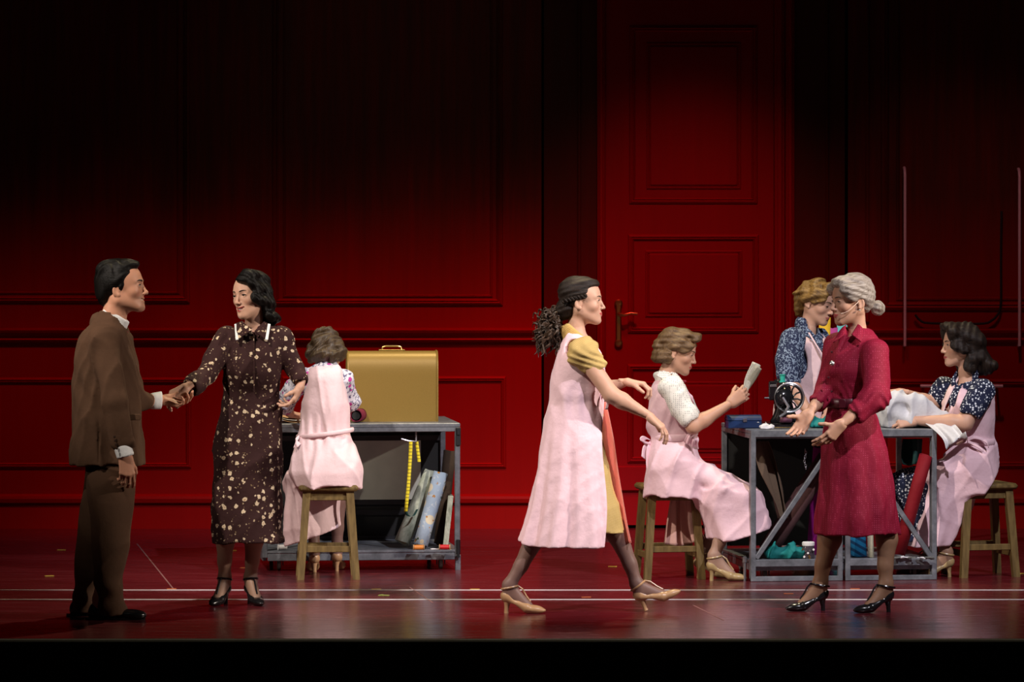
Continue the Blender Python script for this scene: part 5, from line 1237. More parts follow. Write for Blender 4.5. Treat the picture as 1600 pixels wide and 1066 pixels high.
P.sdf('dress', *merge_box(box_of(BR), box_of(SR), box_pts(.12, shN, shF, end)), MAT['yellow_stripe'], [stack(BR), (stack(SR, 0, 2, pleats(8, .0, .03)), .01), econe(P.p(908, 552, -.17), end, (.084, .060), (.058, .048), (1, 0, .6)), econe(shF, shF.lerp(elF, .45), (.08, .06), (.058, .05), (1, 0, .6)), (ball(P.p(910, 548, -.17), .070), .03)],
    cuts=[hollow(SR, .028), (cone(end + Vector((.05, 0, -.06)), end + Vector((.022, 0, -.028)), .07, .040), .004)], disp=lambda x, y, z: .0035 * np.sin(75 * (x + z) + 8 * np.sin(20 * z)) * np.clip((z - 1.1) * 6, 0, 1) + wrinkle(.003, .9, 13)(x, y, z), res=.007, k=.02)
P.sdf('collar', *box_pts(.14, P.p(903, 522)), MAT['yellow_collar'], [econe(P.p(893, 513), P.p(905, 530), (.062, .066), (.078, .085), (0, 1, 0)), (econe(P.p(905, 524, 0), P.p(934, 556, 0), (.030, .07), (.014, .045), (1, 0, 0)), .02)], cuts=[econe(P.p(896, 500), P.p(902, 520), (.05, .05), (.052, .054), (0, 1, 0)), half(P.p(912, 525), (.66, 0, .75)), half(P.p(880, 508), (-.5, 0, 1))], res=.0055, k=.012)
AB = rows(P, [(852, 812, 984, .235), (820, 821, 978, .225), (775, 832, 968, .21), (730, 840, 960, .195), (690, 845, 954, .18), (655, 851, 950, .162), (628, 857, 947, .145), (600, 858, 947, .155), (575, 863, 947, .168), (555, 868, 942, .170), (540, 874, 934, .150), (528, 880, 922, .110), (520, 884, 912, .082)])
xc = P.p(944, 0).x
slit = Shape(lambda x, y, z: np.maximum(np.maximum(xc - .012 * np.sin(9 * z) - x, y - (P.Y + .05)), z - P.p(0, 622).z), np.array([xc - .05, -2, 0]), np.array([xc + .4, 1, 1.1]))
pf = lambda z, th, zt: 1 + np.clip(.62 - zt, 0, 1) * .10 * (np.sin(9 * th + 1.0 + .5 * zt) + .6 * np.sin(17 * th + 3)) 
inner = [(z, x, y, a - .030, b - .030) for z, x, y, a, b in sorted(AB) if z < P.p(0, 600).z]; inner.insert(0, (inner[0][0] - .05, *inner[0][1:]))
pin = P.sdf('pinafore', *box_of(AB), MAT['pink'], [stack(AB, 0, 2.1, pf)],
    cuts=[(econe(P.p(908, 553, -.40), P.p(908, 553, -.10), (.085, .058), (.085, .058), (.75, 0, -.65)), .01), (econe(P.p(908, 553, .40), P.p(908, 553, .10), (.085, .058), (.085, .058), (.75, 0, -.65)), .01), cone(P.p(896, 500), P.p(903, 526), .05, .068), (cone(P.p(925, 530), P.p(958, 600), .030, .050), .01), (cone(P.p(958, 600), P.p(962, 650), .050, .05), .01), stack(grow(BR, -.012)), stack(inner, 0, 2.1, pf), slit, half(P.p(820, 850), (-.28, 0, -1))],
    disp=lambda x, y, z: wrinkle(.0024, .8, 17)(x, y, z) + .004 * np.exp(-((z - P.p(0, 628).z) / .07) ** 2) * np.sin(95 * x + 20 * y), res=.007)
Sy = [628, 655, 690, 730, 775, 820, 848]; rF = []
for i, y in enumerate(Sy):
    t_ = i / 6; xf = [946, 952, 959, 965, 973, 981, 987][i]
    rF.append([P.p(890, y, .112 + .06 * t_), P.p(930, y, .122 + .075 * t_), P.p(xf - 10, y, .095 + .045 * t_), P.p(xf + 1, y, -.005)])
P.sheet('pinafore_lining', rF, MAT['salmon'], pin, nu=40, nv=50, thick=.004, fold=lambda u, v: v * .006 * np.sin(u * 9 + v * 3))
P.bits('neck_trim', MB().tube([Vector(q) for q in spline([P.p(913, 531, -.128), P.p(928, 550, -.112), P.p(940, 585, -.085), P.p(944, 622, -.09)], 24)], .006, 8), MAT['salmon'], pin)
P.sheet('front_tie', [[P.p(941, 612, -.10), P.p(948, 624, -.12), P.p(945, 640, -.12)], [P.p(945, 612, -.10), P.p(952, 626, -.12), P.p(950, 640, -.12)]], MAT['pink'], pin, nu=12, nv=5)
curl = []; rg = random.Random(4)
pc = Vector((0, .155, -.115))
hr = make_hair(P.root, M, [ell((0, .04, .05), (.080, .080, .070)), ell((0, .075, -.035), (.068, .052, .055)), (ell((0, .10, -.06), (.05, .045, .04)), .02), ell((.0, -.012, .086), (.064, .078, .030))], MAT['hair_dark'], dict(line=[(.14, -.30), (.105, -.112), (.085, -.090), (.06, -.068), (.035, -.055), (.015, -.030), (-.002, -.006), (-.012, .012), (-.03, .034), (-.06, .040), (-.10, .055), (-.2, .06)], r=(.080, .103, .093)), groove=lambda x, y, z: .0014 * np.sin(210 * z + 60 * y + 40 * x))
for s in (-1, 1):
    bd = MB()
    for k in (0, 1): bd.tube([Vector((s * (.079 + .005 * math.cos(t * 22 + k * 3.14)), -.030 + .122 * t, .026 - .026 * t + .007 * math.sin(t * 22 + k * 3.14))) for t in np.linspace(0, 1, 40)], .0065, 6)
    bd.build('braid', MAT['hair_dark'], hr, True)
cb = MB()
for i in range(210):
    a = Vector((rg.gauss(0, .035), .120 + rg.uniform(-.015, .03), -.080 + rg.gauss(0, .020)))
    tgt = Vector((max(-.09, min(.09, rg.gauss(0, .048))), .170 + max(-.06, min(.075, rg.gauss(.008, .042))), -.170 + max(-.11, min(.09, rg.gauss(-.010, .060)))))
    L = rg.uniform(5, 9); rr = rg.uniform(.007, .013); ph = rg.uniform(0, 6); dv = (tgt - a); w = dv.normalized(); u = w.cross(Vector((1, .3, .2))).normalized(); v = w.cross(u)
    cb.tube([(a + dv * t + Vector((0, 0, .02 * math.sin(3.14 * t))) + (u * math.cos(ph + L * 3 * t) + v * math.sin(ph + L * 3 * t)) * rr * min(1, t * 4)) for t in np.linspace(0, 1, 30)], [.0046] * 26 + [.004, .003, .002, .001], 4)
cb.build('curly_ponytail', MAT['hair_curl'], hr, True)
core = Field((-.10, .06, -.30), (.10, .27, -.02), .006); core.add(ell((0, .165, -.145), (.062, .058, .088))); core.disp(lambda x, y, z: .008 * np.sin(80 * x + 60 * z) * np.sin(75 * y + 30 * z)); V, Q = core.mesh(1); from_np('ponytail_core', (V, Q), MAT['hair_curl'], hr, (0, 0, 0))

# ---------- 5: seated woman reading a folded letter
P = Person('person', 'woman in pink pinafore and white dotted blouse sitting reading a folded letter', 1.85, 1050, SK)
M = head_matrix(P.p(1058, 548), 83, 17, 0, 1.0); nk = P.p(1041, 588)
P.head(M, nk, lip=(.36, .06, .06), lid=.0030, gazev=-.35, brow='brow_brown')
shN, elN, wrN = P.p(1047, 605, -.16), P.p(1083, 667, -.19), P.p(1141, 630, -.13)
shF, elF, wrF = P.p(1050, 605, .15), P.p(1088, 664, .13), P.p(1143, 631, -.015)
P.hand(wrN, (.80, .12, .60), (.15, .95, .1), 1, (.50, .66, .74, .8), S=.96, thumb=(.6, .55))
P.hand(wrF, (.80, -.12, .60), (.15, -.95, .1), -1, (.55, .66, .74, .8), S=.94, thumb=(.6, .55))
m1 = make_shoe(P.root, P.p(1109, 893, -.10) * Vector((1, 1, 0)), (1, -.10), MAT['gold_leather'], S=.98)
m2 = make_shoe(P.root, P.p(1089, 885, .10) * Vector((1, 1, 0)), (1, -.10), MAT['gold_leather'], S=.98)
P.body(arm_prims(shN, elN, wrN, (.045, .040, .038, .025)) + arm_prims(shF, elF, wrF) + leg_prims(P.p(1052, 742, -.06), P.p(1146, 790, -.07), m1) + leg_prims(P.p(1052, 742, .06), P.p(1142, 790, .08), m2) + [econe(P.p(1050, 730), P.p(1045, 615), (.06, .09), (.075, .10), (1, 0, 0)), (cone(P.p(1045, 610), nk, .055, .044), .05), cone(nk, M @ Vector((0, .018, -.055)), .044, .044)],
    *box_pts(.13, shN, shF, wrN, elF, P.p(1160, 768), P.p(1085, 905, .1), P.p(1150, 905), nk), legcol=(.36, .22, .16), legz=.45)
P.finish()
BL = rows(P, [(690, 1022, 1083, .115), (665, 1018, 1082, .12), (635, 1016, 1084, .145), (612, 1020, 1074, .15), (600, 1024, 1066, .12), (590, 1025, 1060, .075)])
se = P.p(1076, 652, -.195)
P.sdf('blouse', *merge_box(box_of(BL), box_pts(.12, shN, shF, elF, se)), MAT['white_dotted'], [stack(grow(BL, -.006)), econe(shN, se, (.072, .062), (.064, .052), (1, 0, 0)), econe(shF, shF.lerp(elF, .75), (.07, .06), (.062, .052), (1, 0, 0)), (econe(P.p(1037, 584), P.p(1046, 600), (.058, .060), (.064, .07), (0, 1, 0)), .01)],
    cuts=[econe(P.p(1038, 574), P.p(1043, 592), (.048, .048), (.050, .05), (0, 1, 0)), (cone(P.p(1092, 680, -.195), P.p(1084, 664, -.195), .07, .044), .004), half(P.p(1032, 579), (-.3, 0, 1))], disp=wrinkle(.0035, 1.0, 21), res=.007, k=.02)
P.sheet('collar', [[P.p(1030, 580, -.07), P.p(1046, 586, -.095), P.p(1060, 598, -.06)], [P.p(1026, 588, -.10), P.p(1044, 598, -.125), P.p(1060, 606, -.08)]], MAT['white_dotted'], nu=20, nv=6, thick=.005)
AR = rows(P, [(775, 1008, 1098, .165), (755, 1010, 1097, .17), (730, 1012, 1096, .165), (705, 1016, 1092, .15), (684, 1021, 1086, .125), (665, 1014, 1086, .13), (640, 1013, 1088, .155), (618, 1016, 1080, .16), (604, 1020, 1066, .125), (596, 1024, 1058, .085)])
HG = rows(P, [(768, 1086, 1190, .17), (790, 1088, 1197, .18), (815, 1096, 1203, .185), (842, 1104, 1208, .19)])
arm_hole = [(econe(P.p(1050, 609, -.42), P.p(1050, 609, -.12), (.074, .054), (.070, .050), (.55, 0, -.85)), .01), (econe(P.p(1049, 615, .42), P.p(1049, 615, .12), (.082, .056), (.078, .052), (.55, 0, -.85)), .01)]
pin = P.sdf('pinafore', *merge_box(box_of(AR), box_of(HG)), MAT['pink'], [stack(grow(AR, .005), 0, 2.1), (econe(P.p(1052, 725), P.p(1160, 770), (.085, .165), (.06, .165), (0, 0, 1)), .05), (stack(HG, 0, 2.3, pleats(9, .01, .045)), .05)],
    cuts=arm_hole + [hollow(HG, .034, .2), half(P.p(1155, 839), (.30, 0, -1)), cone(P.p(1040, 574), P.p(1046, 600), .05, .06), (cone(P.p(1070, 598), P.p(1092, 652), .028, .030), .01), stack(grow(BL, -.012))],
    disp=lambda x, y, z: wrinkle(.0054, .85, 23)(x, y, z), res=.007)
P.sheet('petticoat', [[P.p(1048, 775, .05), P.p(1062, 775, .12), P.p(1085, 778, .05)], [P.p(1043, 815, .03), P.p(1062, 815, .10), P.p(1092, 820, .03)], [P.p(1039, 850, .02), P.p(1064, 853, .09), P.p(1102, 842, .02)]], MAT['peach'], pin, nu=40, nv=20, thick=.005, fold=lambda u, v: .02 * np.sin(u * 22) * (v + .3))
tw = P.p(1053.5, 684); rx, ry = P.m(33.5), .132
to = P.bits('waist_tie', MB().tube([tw + Vector((rx * math.cos(a), ry * math.sin(a), .004)) for a in ap], .006, 8, closed=True, flat=3.2), MAT['pink'])
for pts, wd in (([(1020, 690, -.02), (1008, 684, -.05), (1004, 690, -.06), (1018, 694, -.03)], 1), ([(1020, 692, -.02), (1014, 705, -.05), (1014, 735, -.06), (1020, 757, -.07), (1027, 758, -.08)], 1), ([(1020, 692, -.02), (1009, 700, -.04), (1006, 716, -.05)], 1)):
    C_ = [P.p(*q) for q in pts]; P.sheet('tie_bow', [[c + Vector((-.012, -.006, .010)) for c in C_], [c + Vector((.012, .010, -.010)) for c in C_]], MAT['pink'], to, nu=24, nv=5, thick=.004)
P.sheet('front_bow', [[P.p(1068, 690, -.13), P.p(1076, 676, -.16), P.p(1084, 668, -.15)], [P.p(1078, 694, -.13), P.p(1082, 684, -.165), P.p(1088, 676, -.15)], [P.p(1092, 700, -.12), P.p(1090, 690, -.15), P.p(1088, 684, -.14)]], MAT['pink'], to, nu=20, nv=14, thick=.005, fold=lambda u, v: .008 * np.sin(v * 18))
P.bits('ribbon_tie', MB().tube([Vector(q) for q in spline([P.p(1062, 600, -.055), P.p(1072, 612, -.06), P.p(1085, 635, -.05), P.p(1091, 655, -.05)], 20)], .011, 8, flat=.4), MAT['maroon'])
P.bits('ribbon_bow', MB().tube([P.p(1058, 598, -.06), P.p(1064, 596, -.075), P.p(1072, 596, -.07)], [.005, .009, .006], 8), MAT['maroon'])
wv2 = lambda x, y, z: .005 * np.sin(75 * (y + .6 * z) + 30 * np.abs(x)) + .002 * np.sin(190 * z + 60 * y)
make_hair(P.root, M, [ell((0, .085, -.050), (.072, .048, .050)), ell((0, .095, -.010), (.060, .040, .05)), ell((-.072, .05, -.045), (.024, .050, .042)), ell((.072, .05, -.045), (.024, .050, .042)), ell((0, -.060, .100), (.062, .050, .030)), ell((0, -.080, .090), (.050, .024, .022)), ell((-.068, -.040, .045), (.024, .048, .032)), ell((.068, -.040, .045), (.024, .048, .032)), ell((-.074, -.005, .018), (.020, .050, .022)), ell((.074, -.005, .018), (.020, .050, .022))],
    MAT['hair_light'], dict(line=[(.14, -.30), (.110, -.115), (.085, -.088), (.06, -.066), (.035, -.056), (.015, -.035), (-.005, .010), (-.02, .030), (-.06, .044), (-.10, .055), (-.2, .06)], r=(.084, .106, .096)), groove=wv2, k=.012)
lt = thing('letter', 'folded cream letter held up by the seated reader', 'letter', P.p(1163, 606, -.10))
for i in range(3):
    a, b = (1160, 612), (1176 + 4 * i, 565 + 3 * i * i * .6); dy = -.105 + .012 * i
    r0 = [P.p(a[0], a[1], dy), P.p((a[0] + b[0]) / 2 - 3, (a[1] + b[1]) / 2, dy - .008), P.p(b[0], b[1], dy)]
    r1 = [P.p(a[0] + 7, a[1] + 2, dy + .05), P.p((a[0] + b[0]) / 2 + 8, (a[1] + b[1]) / 2 + 4, dy + .06), P.p(b[0] + 11 - 2 * i, b[1] + 5, dy + .08)]
    P.sheet('page', [r0, r1], MAT['paper'] if i < 2 else MAT['cream'], None, nu=16, nv=8, thick=.0015, fold=lambda u, v: .004 * np.sin(v * 6 + i)); o_ = COL.objects[-1]; o_.parent = lt; o_.location = P.root.location - lt.location

# ---------- 6: blonde woman standing behind the right table, looking down
P = Person('person', 'blonde woman in navy print blouse and pink pinafore standing behind the right table', 3.05, 1258, SKL)
M = head_matrix(P.p(1277, 471), 57, 15, -4, 1.02); nk = P.p(1262, 517)
P.head(M, nk, lip=(.36, .10, .09), lid=.0008, brow='brow_brown')
shN, elN, wrN = P.p(1238, 530, -.17), P.p(1230, 592, -.22), P.p(1268, 652, -.32)
shF, elF, wrF = P.p(1276, 528, .12), P.p(1300, 592, .10), P.p(1292, 650, -.14)
P.hand(wrN, (.6, -.3, -.6), (-.3, .5, -.7), 1, .3); P.hand(wrF, (-.4, -.5, -.6), (.3, .3, -.7), -1, .3)
m1 = make_shoe(P.root, P.p(1240, 0, -.07) * Vector((1, 1, 0)), (.8, -.6), MAT['tan_leather'], S=.96); m2 = make_shoe(P.root, P.p(1268, 0, .07) * Vector((1, 1, 0)), (.8, -.6), MAT['tan_leather'], S=.96)
P.body(arm_prims(shN, elN, wrN, (.048, .042, .041, .027)) + arm_prims(shF, elF, wrF) + leg_prims(P.p(1243, 700, -.08), P.p(1243, 780, -.07), m1) + leg_prims(P.p(1268, 700, .08), P.p(1270, 780, .07), m2) + [econe(P.p(1255, 690), P.p(1260, 550), (.09, .07), (.09, .06), (1, 0, 0)), (cone(P.p(1260, 540), nk, .055, .044), .05), cone(nk, M @ Vector((0, .018, -.055)), .044, .044)],
    *box_pts(.13, shN, shF, wrN, elF, P.p(1220, 0), P.p(1240, 880), P.p(1290, 880), nk) if False else box_pts(.13, shN, shF, wrN, elF, P.p(1230, 875), P.p(1290, 875), nk), legcol=STOCK, legz=.5)
P.finish()
BL = rows(P, [(660, 1212, 1292, .13), (620, 1218, 1292, .115), (580, 1224, 1298, .13), (550, 1228, 1298, .12), (530, 1236, 1290, .10), (518, 1248, 1280, .07)])
P.sdf('blouse', *merge_box(box_of(BL), box_pts(.12, shN, shF, elN, elF)), MAT['navy_print'], [stack(BL), econe(shN, P.p(1231, 586, -.22), (.078, .068), (.072, .062), (1, 0, 0)), (ell(P.p(1233, 596, -.222), (.070, .060, .030)), .008), econe(shF, elF, (.07, .062), (.06, .056), (1, 0, 0)), (econe(P.p(1258, 506), P.p(1266, 522, -.02), (.058, .056), (.062, .062), (0, 1, 0)), .01), (econe(P.p(1268, 516, -.075), P.p(1296, 560, -.135), (.030, .014), (.014, .012), (1, 0, .6)), .01)],
    cuts=[econe(P.p(1262, 498), P.p(1266, 516, -.02), (.048, .048), (.046, .046), (0, 1, 0)), (econe(P.p(1274, 512, -.07), P.p(1288, 535, -.13), (.030, .05), (.008, .05), (1, 0, .5)), .004)], disp=wrinkle(.004, 1.0, 31), res=.007, k=.02)
AR = rows(P, [(856, 1188, 1300, .20), (760, 1192, 1298, .19), (690, 1199, 1296, .165), (655, 1206, 1294, .14), (625, 1212, 1292, .128), (595, 1216, 1298, .14), (565, 1222, 1302, .145), (545, 1227, 1302, .14), (530, 1233, 1294, .115), (520, 1242, 1284, .085)])
P.sdf('pinafore', *box_of(AR), MAT['pink_pale'], [stack(AR, 0, 2.1, pleats(8, 0, .04, 1, zt0=.6))], cuts=[(econe(P.p(1232, 560, -.42), P.p(1240, 560, -.09), (.135, .085), (.125, .075), (.25, 0, -1)), .01), (econe(P.p(1290, 560, .42), P.p(1284, 560, .09), (.11, .07), (.11, .07), (.2, 0, -1)), .01), cone(P.p(1264, 500), P.p(1270, 524, -.04), .05, .062), (econe(P.p(1272, 518, -.10), P.p(1298, 570, -.18), (.036, .07), (.018, .07), (1, 0, .6)), .01), stack(grow(BL, -.010)), hollow(AR, .03, .4)], disp=wrinkle(.006, .9, 33), res=.007)
P.bits('lapel_seam', MB().tube([Vector(q) for q in spline([P.p(1264, 520, -.112), P.p(1276, 540, -.148), P.p(1290, 562, -.150), P.p(1299, 578, -.130)], 18)], .007, 8, flat=.5), MAT['pink_pale'])
wv3 = lambda x, y, z: .0065 * np.sin(70 * (y + .5 * z) + 25 * np.abs(x) + 2 * np.sin(40 * z)) + .002 * np.sin(180 * z + 80 * y)
make_hair(P.root, M, [ell((0, -.055, .098), (.066, .052, .034)), ell((-.072, -.042, .055), (.026, .046, .040)), ell((.072, -.042, .055), (.026, .046, .040)), ell((-.080, -.004, .030), (.024, .042, .040)), ell((.080, -.004, .030), (.024, .042, .040)), ell((-.078, .040, .020), (.026, .040, .050)), ell((.078, .040, .020), (.026, .040, .050)), ell((0, .095, .01), (.07, .040, .055)), ell((-.035, .105, -.01), (.035, .030, .035)), ell((0, .085, -.06), (.055, .035, .055))],
    MAT['hair_blonde'], dict(line=[(.14, -.30), (.105, -.108), (.082, -.084), (.06, -.066), (.035, -.056), (.015, -.038), (-.002, .0), (-.02, .028), (-.06, .044), (-.10, .055), (-.2, .06)], r=(.086, .106, .096)), groove=wv3, k=.012)

# ---------- 7: older woman in the crimson dress
P = Person('person', 'grey haired woman in crimson dress standing before the right table with open hands', -.20, 1335, SK)
M = head_matrix(P.p(1331, 469), -68, 5, 0, 1.03); nk = P.p(1339, 516, .02)
P.head(M, nk, smile=.25, lip=(.36, .04, .05), lid=.0042, brow='brow_grey')
shN, elN, wrN = P.p(1368, 549, -.155), P.p(1368, 618, -.22), P.p(1316, 662, -.30)
shF, elF, wrF = P.p(1308, 540, .06), P.p(1296, 606, .0), P.p(1264, 646, -.16)
P.hand(wrN, (-.72, -.10, -.75), (-.35, .80, .35), -1, (.10, .16, .22, .28), S=1.0, thumb=(.35, .3))
P.hand(wrF, (-.50, -.22, -.80), (-.15, -.95, .25), 1, (.20, .30, .36, .40), S=1.0, thumb=(.25, .3))
m1 = make_shoe(P.root, P.p(1289, 953, .05) * Vector((1, 1, 0)), (-1, -.25), MAT['black_leather'], S=1.0, ankle=.043)
m2 = make_shoe(P.root, P.p(1391, 953, -.03) * Vector((1, 1, 0)), (-1, -.45), MAT['black_leather'], S=1.0, ankle=.042)
P.body(arm_prims(shN, elN, wrN, (.05, .044, .040, .027)) + arm_prims(shF, elF, wrF, (.05, .044, .040, .027)) + leg_prims(P.p(1322, 690, .07), P.p(1296, 812, .04), m1, (.062, .056, .060, .035)) + leg_prims(P.p(1350, 690, -.06), P.p(1380, 812, -.03), m2, (.062, .054, .054, .034)) + [econe(P.p(1336, 690), P.p(1340, 555), (.09, .07), (.10, .07), (1, 0, 0)), (cone(P.p(1341, 545), nk, .06, .045), .05), cone(nk, M @ Vector((0, .018, -.055)), .045, .045)],
    *box_pts(.13, shN, shF, wrN, wrF, P.p(1230, 955), P.p(1395, 955), nk), legcol=(.27, .145, .085), legz=.42)
P.finish()
D = rows(P, [(834, 1273, 1403, .20), (800, 1275, 1401, .195), (760, 1279, 1396, .185), (700, 1284, 1386, .17), (660, 1288, 1374, .15), (630, 1292, 1362, .125), (605, 1288, 1374, .14), (580, 1287, 1384, .155, -.01), (555, 1291, 1386, .15), (537, 1299, 1380, .13), (524, 1308, 1371, .10), (513, 1320, 1358, .068)])
cN, cF = P.p(1340, 645, -.265), P.p(1279, 628, -.08)
P.sdf('dress', *merge_box(box_of(D), box_pts(.12, shN, shF, elN, elF, cN, cF)), MAT['crimson'], [stack(D, 0, 2.05, pleats(11, .0, .05, .7, zt0=.62)), econe(shN, elN, (.069, .062), (.072, .066), (1, 0, 0)), (econe(elN, cN, (.076, .070), (.050, .048), (1, 0, 1)), .02), (ball(P.p(1366, 624, -.225), .070), .03), econe(shF, elF, (.07, .065), (.062, .06), (1, 0, 0)), (econe(elF, cF, (.064, .062), (.050, .048), (1, 0, 1)), .02)],
    cuts=[hollow(D, .032), (cone(P.p(1322, 658, -.29), P.p(1336, 648, -.27), .06, .034), .004), (cone(P.p(1262, 646, -.14), P.p(1276, 631, -.09), .06, .034), .004), econe(P.p(1338, 498), P.p(1330, 522, -.05), (.050, .05), (.03, .05), (1, 0, 0)), (econe(P.p(1322, 516, -.12), P.p(1309, 545, -.16), (.022, .06), (.006, .06), (1, 0, .3)), .004)],
    disp=lambda x, y, z: wrinkle(.0034, 1.0, 41)(x, y, z) + .004 * np.sin(90 * z + 40 * x + 6 * np.sin(30 * x)) * np.exp(-((z - P.p(0, 630, 0).z) / .10) ** 2), res=.007, k=.028)
for a in (((1340, 506, -.05), (1350, 516, -.075), (1345, 534, -.14), (1330, 522, -.115)), ((1322, 508, -.05), (1312, 518, -.05), (1302, 536, -.125), (1318, 524, -.12))):
    q = [P.p(*v) + Vector((0, -.02, 0)) for v in a]
    P.sheet('collar', [[q[0], (q[0] + q[3]) / 2, q[3]], [(q[0] + q[1]) / 2 + Vector((0, -.012, .004)), (q[0] + q[1] + q[2] + q[3]) / 4 + Vector((0, -.014, 0)), (q[3] * .5 + q[2] * .5) + Vector((0, -.006, 0))], [q[1], (q[1] + q[2]) / 2 + Vector((0, -.006, 0)), q[2]]], MAT['crimson'], nu=14, nv=8, thick=.005)
tw = P.p(1327, 629); be = P.bits('belt', MB().tube([tw + Vector((P.m(36.5) * math.cos(a), .136 * math.sin(a), .0)) for a in ap], .007, 8, closed=True, flat=3.4), MAT['belt'])
P.bits('buckle', MB().box(tw + Vector((-.045, -.150, 0)), (.035, .014, .045), Matrix.Rotation(-.3, 3, 'Z'), bev=.003), MAT['belt'], be)
P.bits('brooch', MB().lathe(P.p(1300, 568, -.135), [(0, 0), (.014, 0), (.011, .008), (.004, .012), (0, .013)], (-.4, -1, 0), 14), MAT['silver'])
for y, x, d in ((550, 1300, .135), (590, 1295, .148), (612, 1300, .125)): P.bits('button', MB().lathe(P.p(x, y, -d), [(0, 0), (.006, 0), (.006, .004), (0, .005)], (-.5, -1, 0), 10), MAT['belt'])
mic = [Vector(q) for q in spline([(.078, -.002, -.005), (.079, -.025, -.022), (.070, -.055, -.045), (.055, -.080, -.056)], 24)]
mi = MB().tube([M @ p for p in mic], .0018, 6); mo = P.bits('headset_wire', mi, MAT['tan_wire']); P.bits('microphone', MB().tube([M @ mic[-1], M @ (mic[-1] + Vector((-.006, -.008, -.002)))], [.0035, .0030], 8), MAT['tan_wire'], mo)
P.bits('earring', MB().lathe(M @ Vector((.080, -.002, -.048)), [(0, -.005), (.004, -.003), (.005, 0), (.004, .003), (0, .005)], n=10), MAT['silver'])
make_hair(P.root, M, [ell((0, .024, .060), (.088, .082, .070)), ell((0, .060, .0), (.072, .052, .070)), ell((0, -.052, .090), (.064, .044, .032)), ell((.055, -.050, .060), (.032, .038, .036)), ell((-.055, -.062, .062), (.034, .038, .036)), ell((.076, -.025, .040), (.020, .040, .045)), ell((-.076, -.025, .040), (.020, .040, .045)), (ball((0, .136, -.052), .037), .003)],
    MAT['hair_silver'], dict(line=[(.14, -.30), (.105, -.110), (.082, -.086), (.06, -.068), (.035, -.054), (.015, -.030), (.0, .004), (-.02, .030), (-.06, .046), (-.10, .058), (-.2, .06)], r=(.088, .108, .098)), groove=lambda x, y, z: .0016 * np.sin(150 * x + 40 * z) + .0012 * np.sin(230 * z + 90 * y), k=.014)

# ---------- 8: dark-haired seamstress at the right end
P = Person('person', 'dark wavy haired woman in navy dotted dress and pink pinafore sitting at far right', 2.10, 1525, SKL)
M = head_matrix(P.p(1502, 538), -79, 3, 0, 1.0); nk = P.p(1511, 582)
P.head(M, nk, lip=(.34, .05, .06), lid=.0045)
shN, elN, wrN = P.p(1534, 610, -.17), P.p(1507, 662, -.22), P.p(1430, 657, -.21)
shF, elF, wrF = P.p(1480, 606, .13), P.p(1456, 634, .17), P.p(1408, 613, -.02)
P.hand(wrN, (-1, .05, -.10), (.0, .8, -.5), -1, (.35, .4, .45, .5), S=.98, thumb=(.6, .4))
P.hand(wrF, (-1, -.12, -.05), (0, .25, -1), 1, (.2, .25, .3, .35), S=.98, thumb=(.6, .3))
m1 = make_shoe(P.root, P.p(1486, 905, -.10) * Vector((1, 1, 0)), (-1, -.12), MAT['gold_leather'], S=.98)
m2 = make_shoe(P.root, P.p(1462, 905, .10) * Vector((1, 1, 0)), (-1, -.12), MAT['gold_leather'], S=.98)
P.body(arm_prims(shN, elN, wrN, (.052, .046, .044, .028)) + arm_prims(shF, elF, wrF, (.052, .046, .044, .028)) + leg_prims(P.p(1520, 738, -.08), P.p(1438, 764, -.06), m1) + leg_prims(P.p(1520, 738, .08), P.p(1430, 764, .08), m2) + [econe(P.p(1520, 730), P.p(1515, 620), (.06, .09), (.08, .11), (1, 0, 0)), (cone(P.p(1514, 612), nk, .058, .045), .05), cone(nk, M @ Vector((0, .018, -.055)), .045, .045)],
    *box_pts(.13, shN, shF, wrN, wrF, P.p(1425, 750), P.p(1400, 905, .1), P.p(1490, 905, -.1), nk), legcol=(.30, .17, .11), legz=.46)
P.finish()
BL = rows(P, [(700, 1488, 1552, .14), (675, 1488, 1546, .135), (645, 1482, 1550, .15), (620, 1478, 1550, .155), (605, 1484, 1545, .125), (594, 1495, 1533, .08)])
se = P.p(1519, 642, -.21); sf = P.p(1462, 626, .16)
LG = rows(P, [(742, 1394, 1470, .15, .03), (775, 1396, 1460, .15, .03), (810, 1402, 1458, .15, .03), (845, 1408, 1458, .15, .03)])
P.sdf('dress', *merge_box(box_of(BL), box_pts(.12, shN, shF, se, sf), box_of(LG)), MAT['navy_dotted'], [stack(grow(BL, -.007)), econe(shN, se, (.078, .068), (.068, .060), (1, 0, 0)), econe(shF, sf, (.07, .062), (.062, .056), (1, 0, 0)), (econe(P.p(1513, 582), P.p(1505, 600), (.058, .060), (.066, .075), (0, 1, 0)), .01), econe(P.p(1520, 735), P.p(1418, 752, .03), (.075, .14), (.07, .14), (0, 0, 1)), (stack(LG, 0, 2.2, pleats(8, .01, .05)), .04)],
    cuts=[econe(P.p(1512, 570), P.p(1506, 592, -.02), (.048, .048), (.046, .05), (0, 1, 0)), (cone(P.p(1508, 662, -.225), P.p(1515, 650, -.215), .07, .046), .004), (econe(P.p(1498, 588, -.06), P.p(1484, 606, -.10), (.020, .06), (.006, .05), (1, 0, .4)), .004), hollow(LG, .03, .2)], disp=wrinkle(.0035, 1.0, 51), res=.007, k=.02)
AR = rows(P, [(770, 1484, 1558, .165), (745, 1480, 1560, .17), (715, 1480, 1558, .165), (696, 1483, 1554, .150), (682, 1485, 1550, .142), (655, 1479, 1553, .158), (630, 1474, 1554, .168), (612, 1480, 1551, .145), (602, 1490, 1542, .10)])
HG = rows(P, [(738, 1440, 1532, .165), (765, 1434, 1528, .17), (800, 1426, 1518, .175), (855, 1416, 1494, .18)])
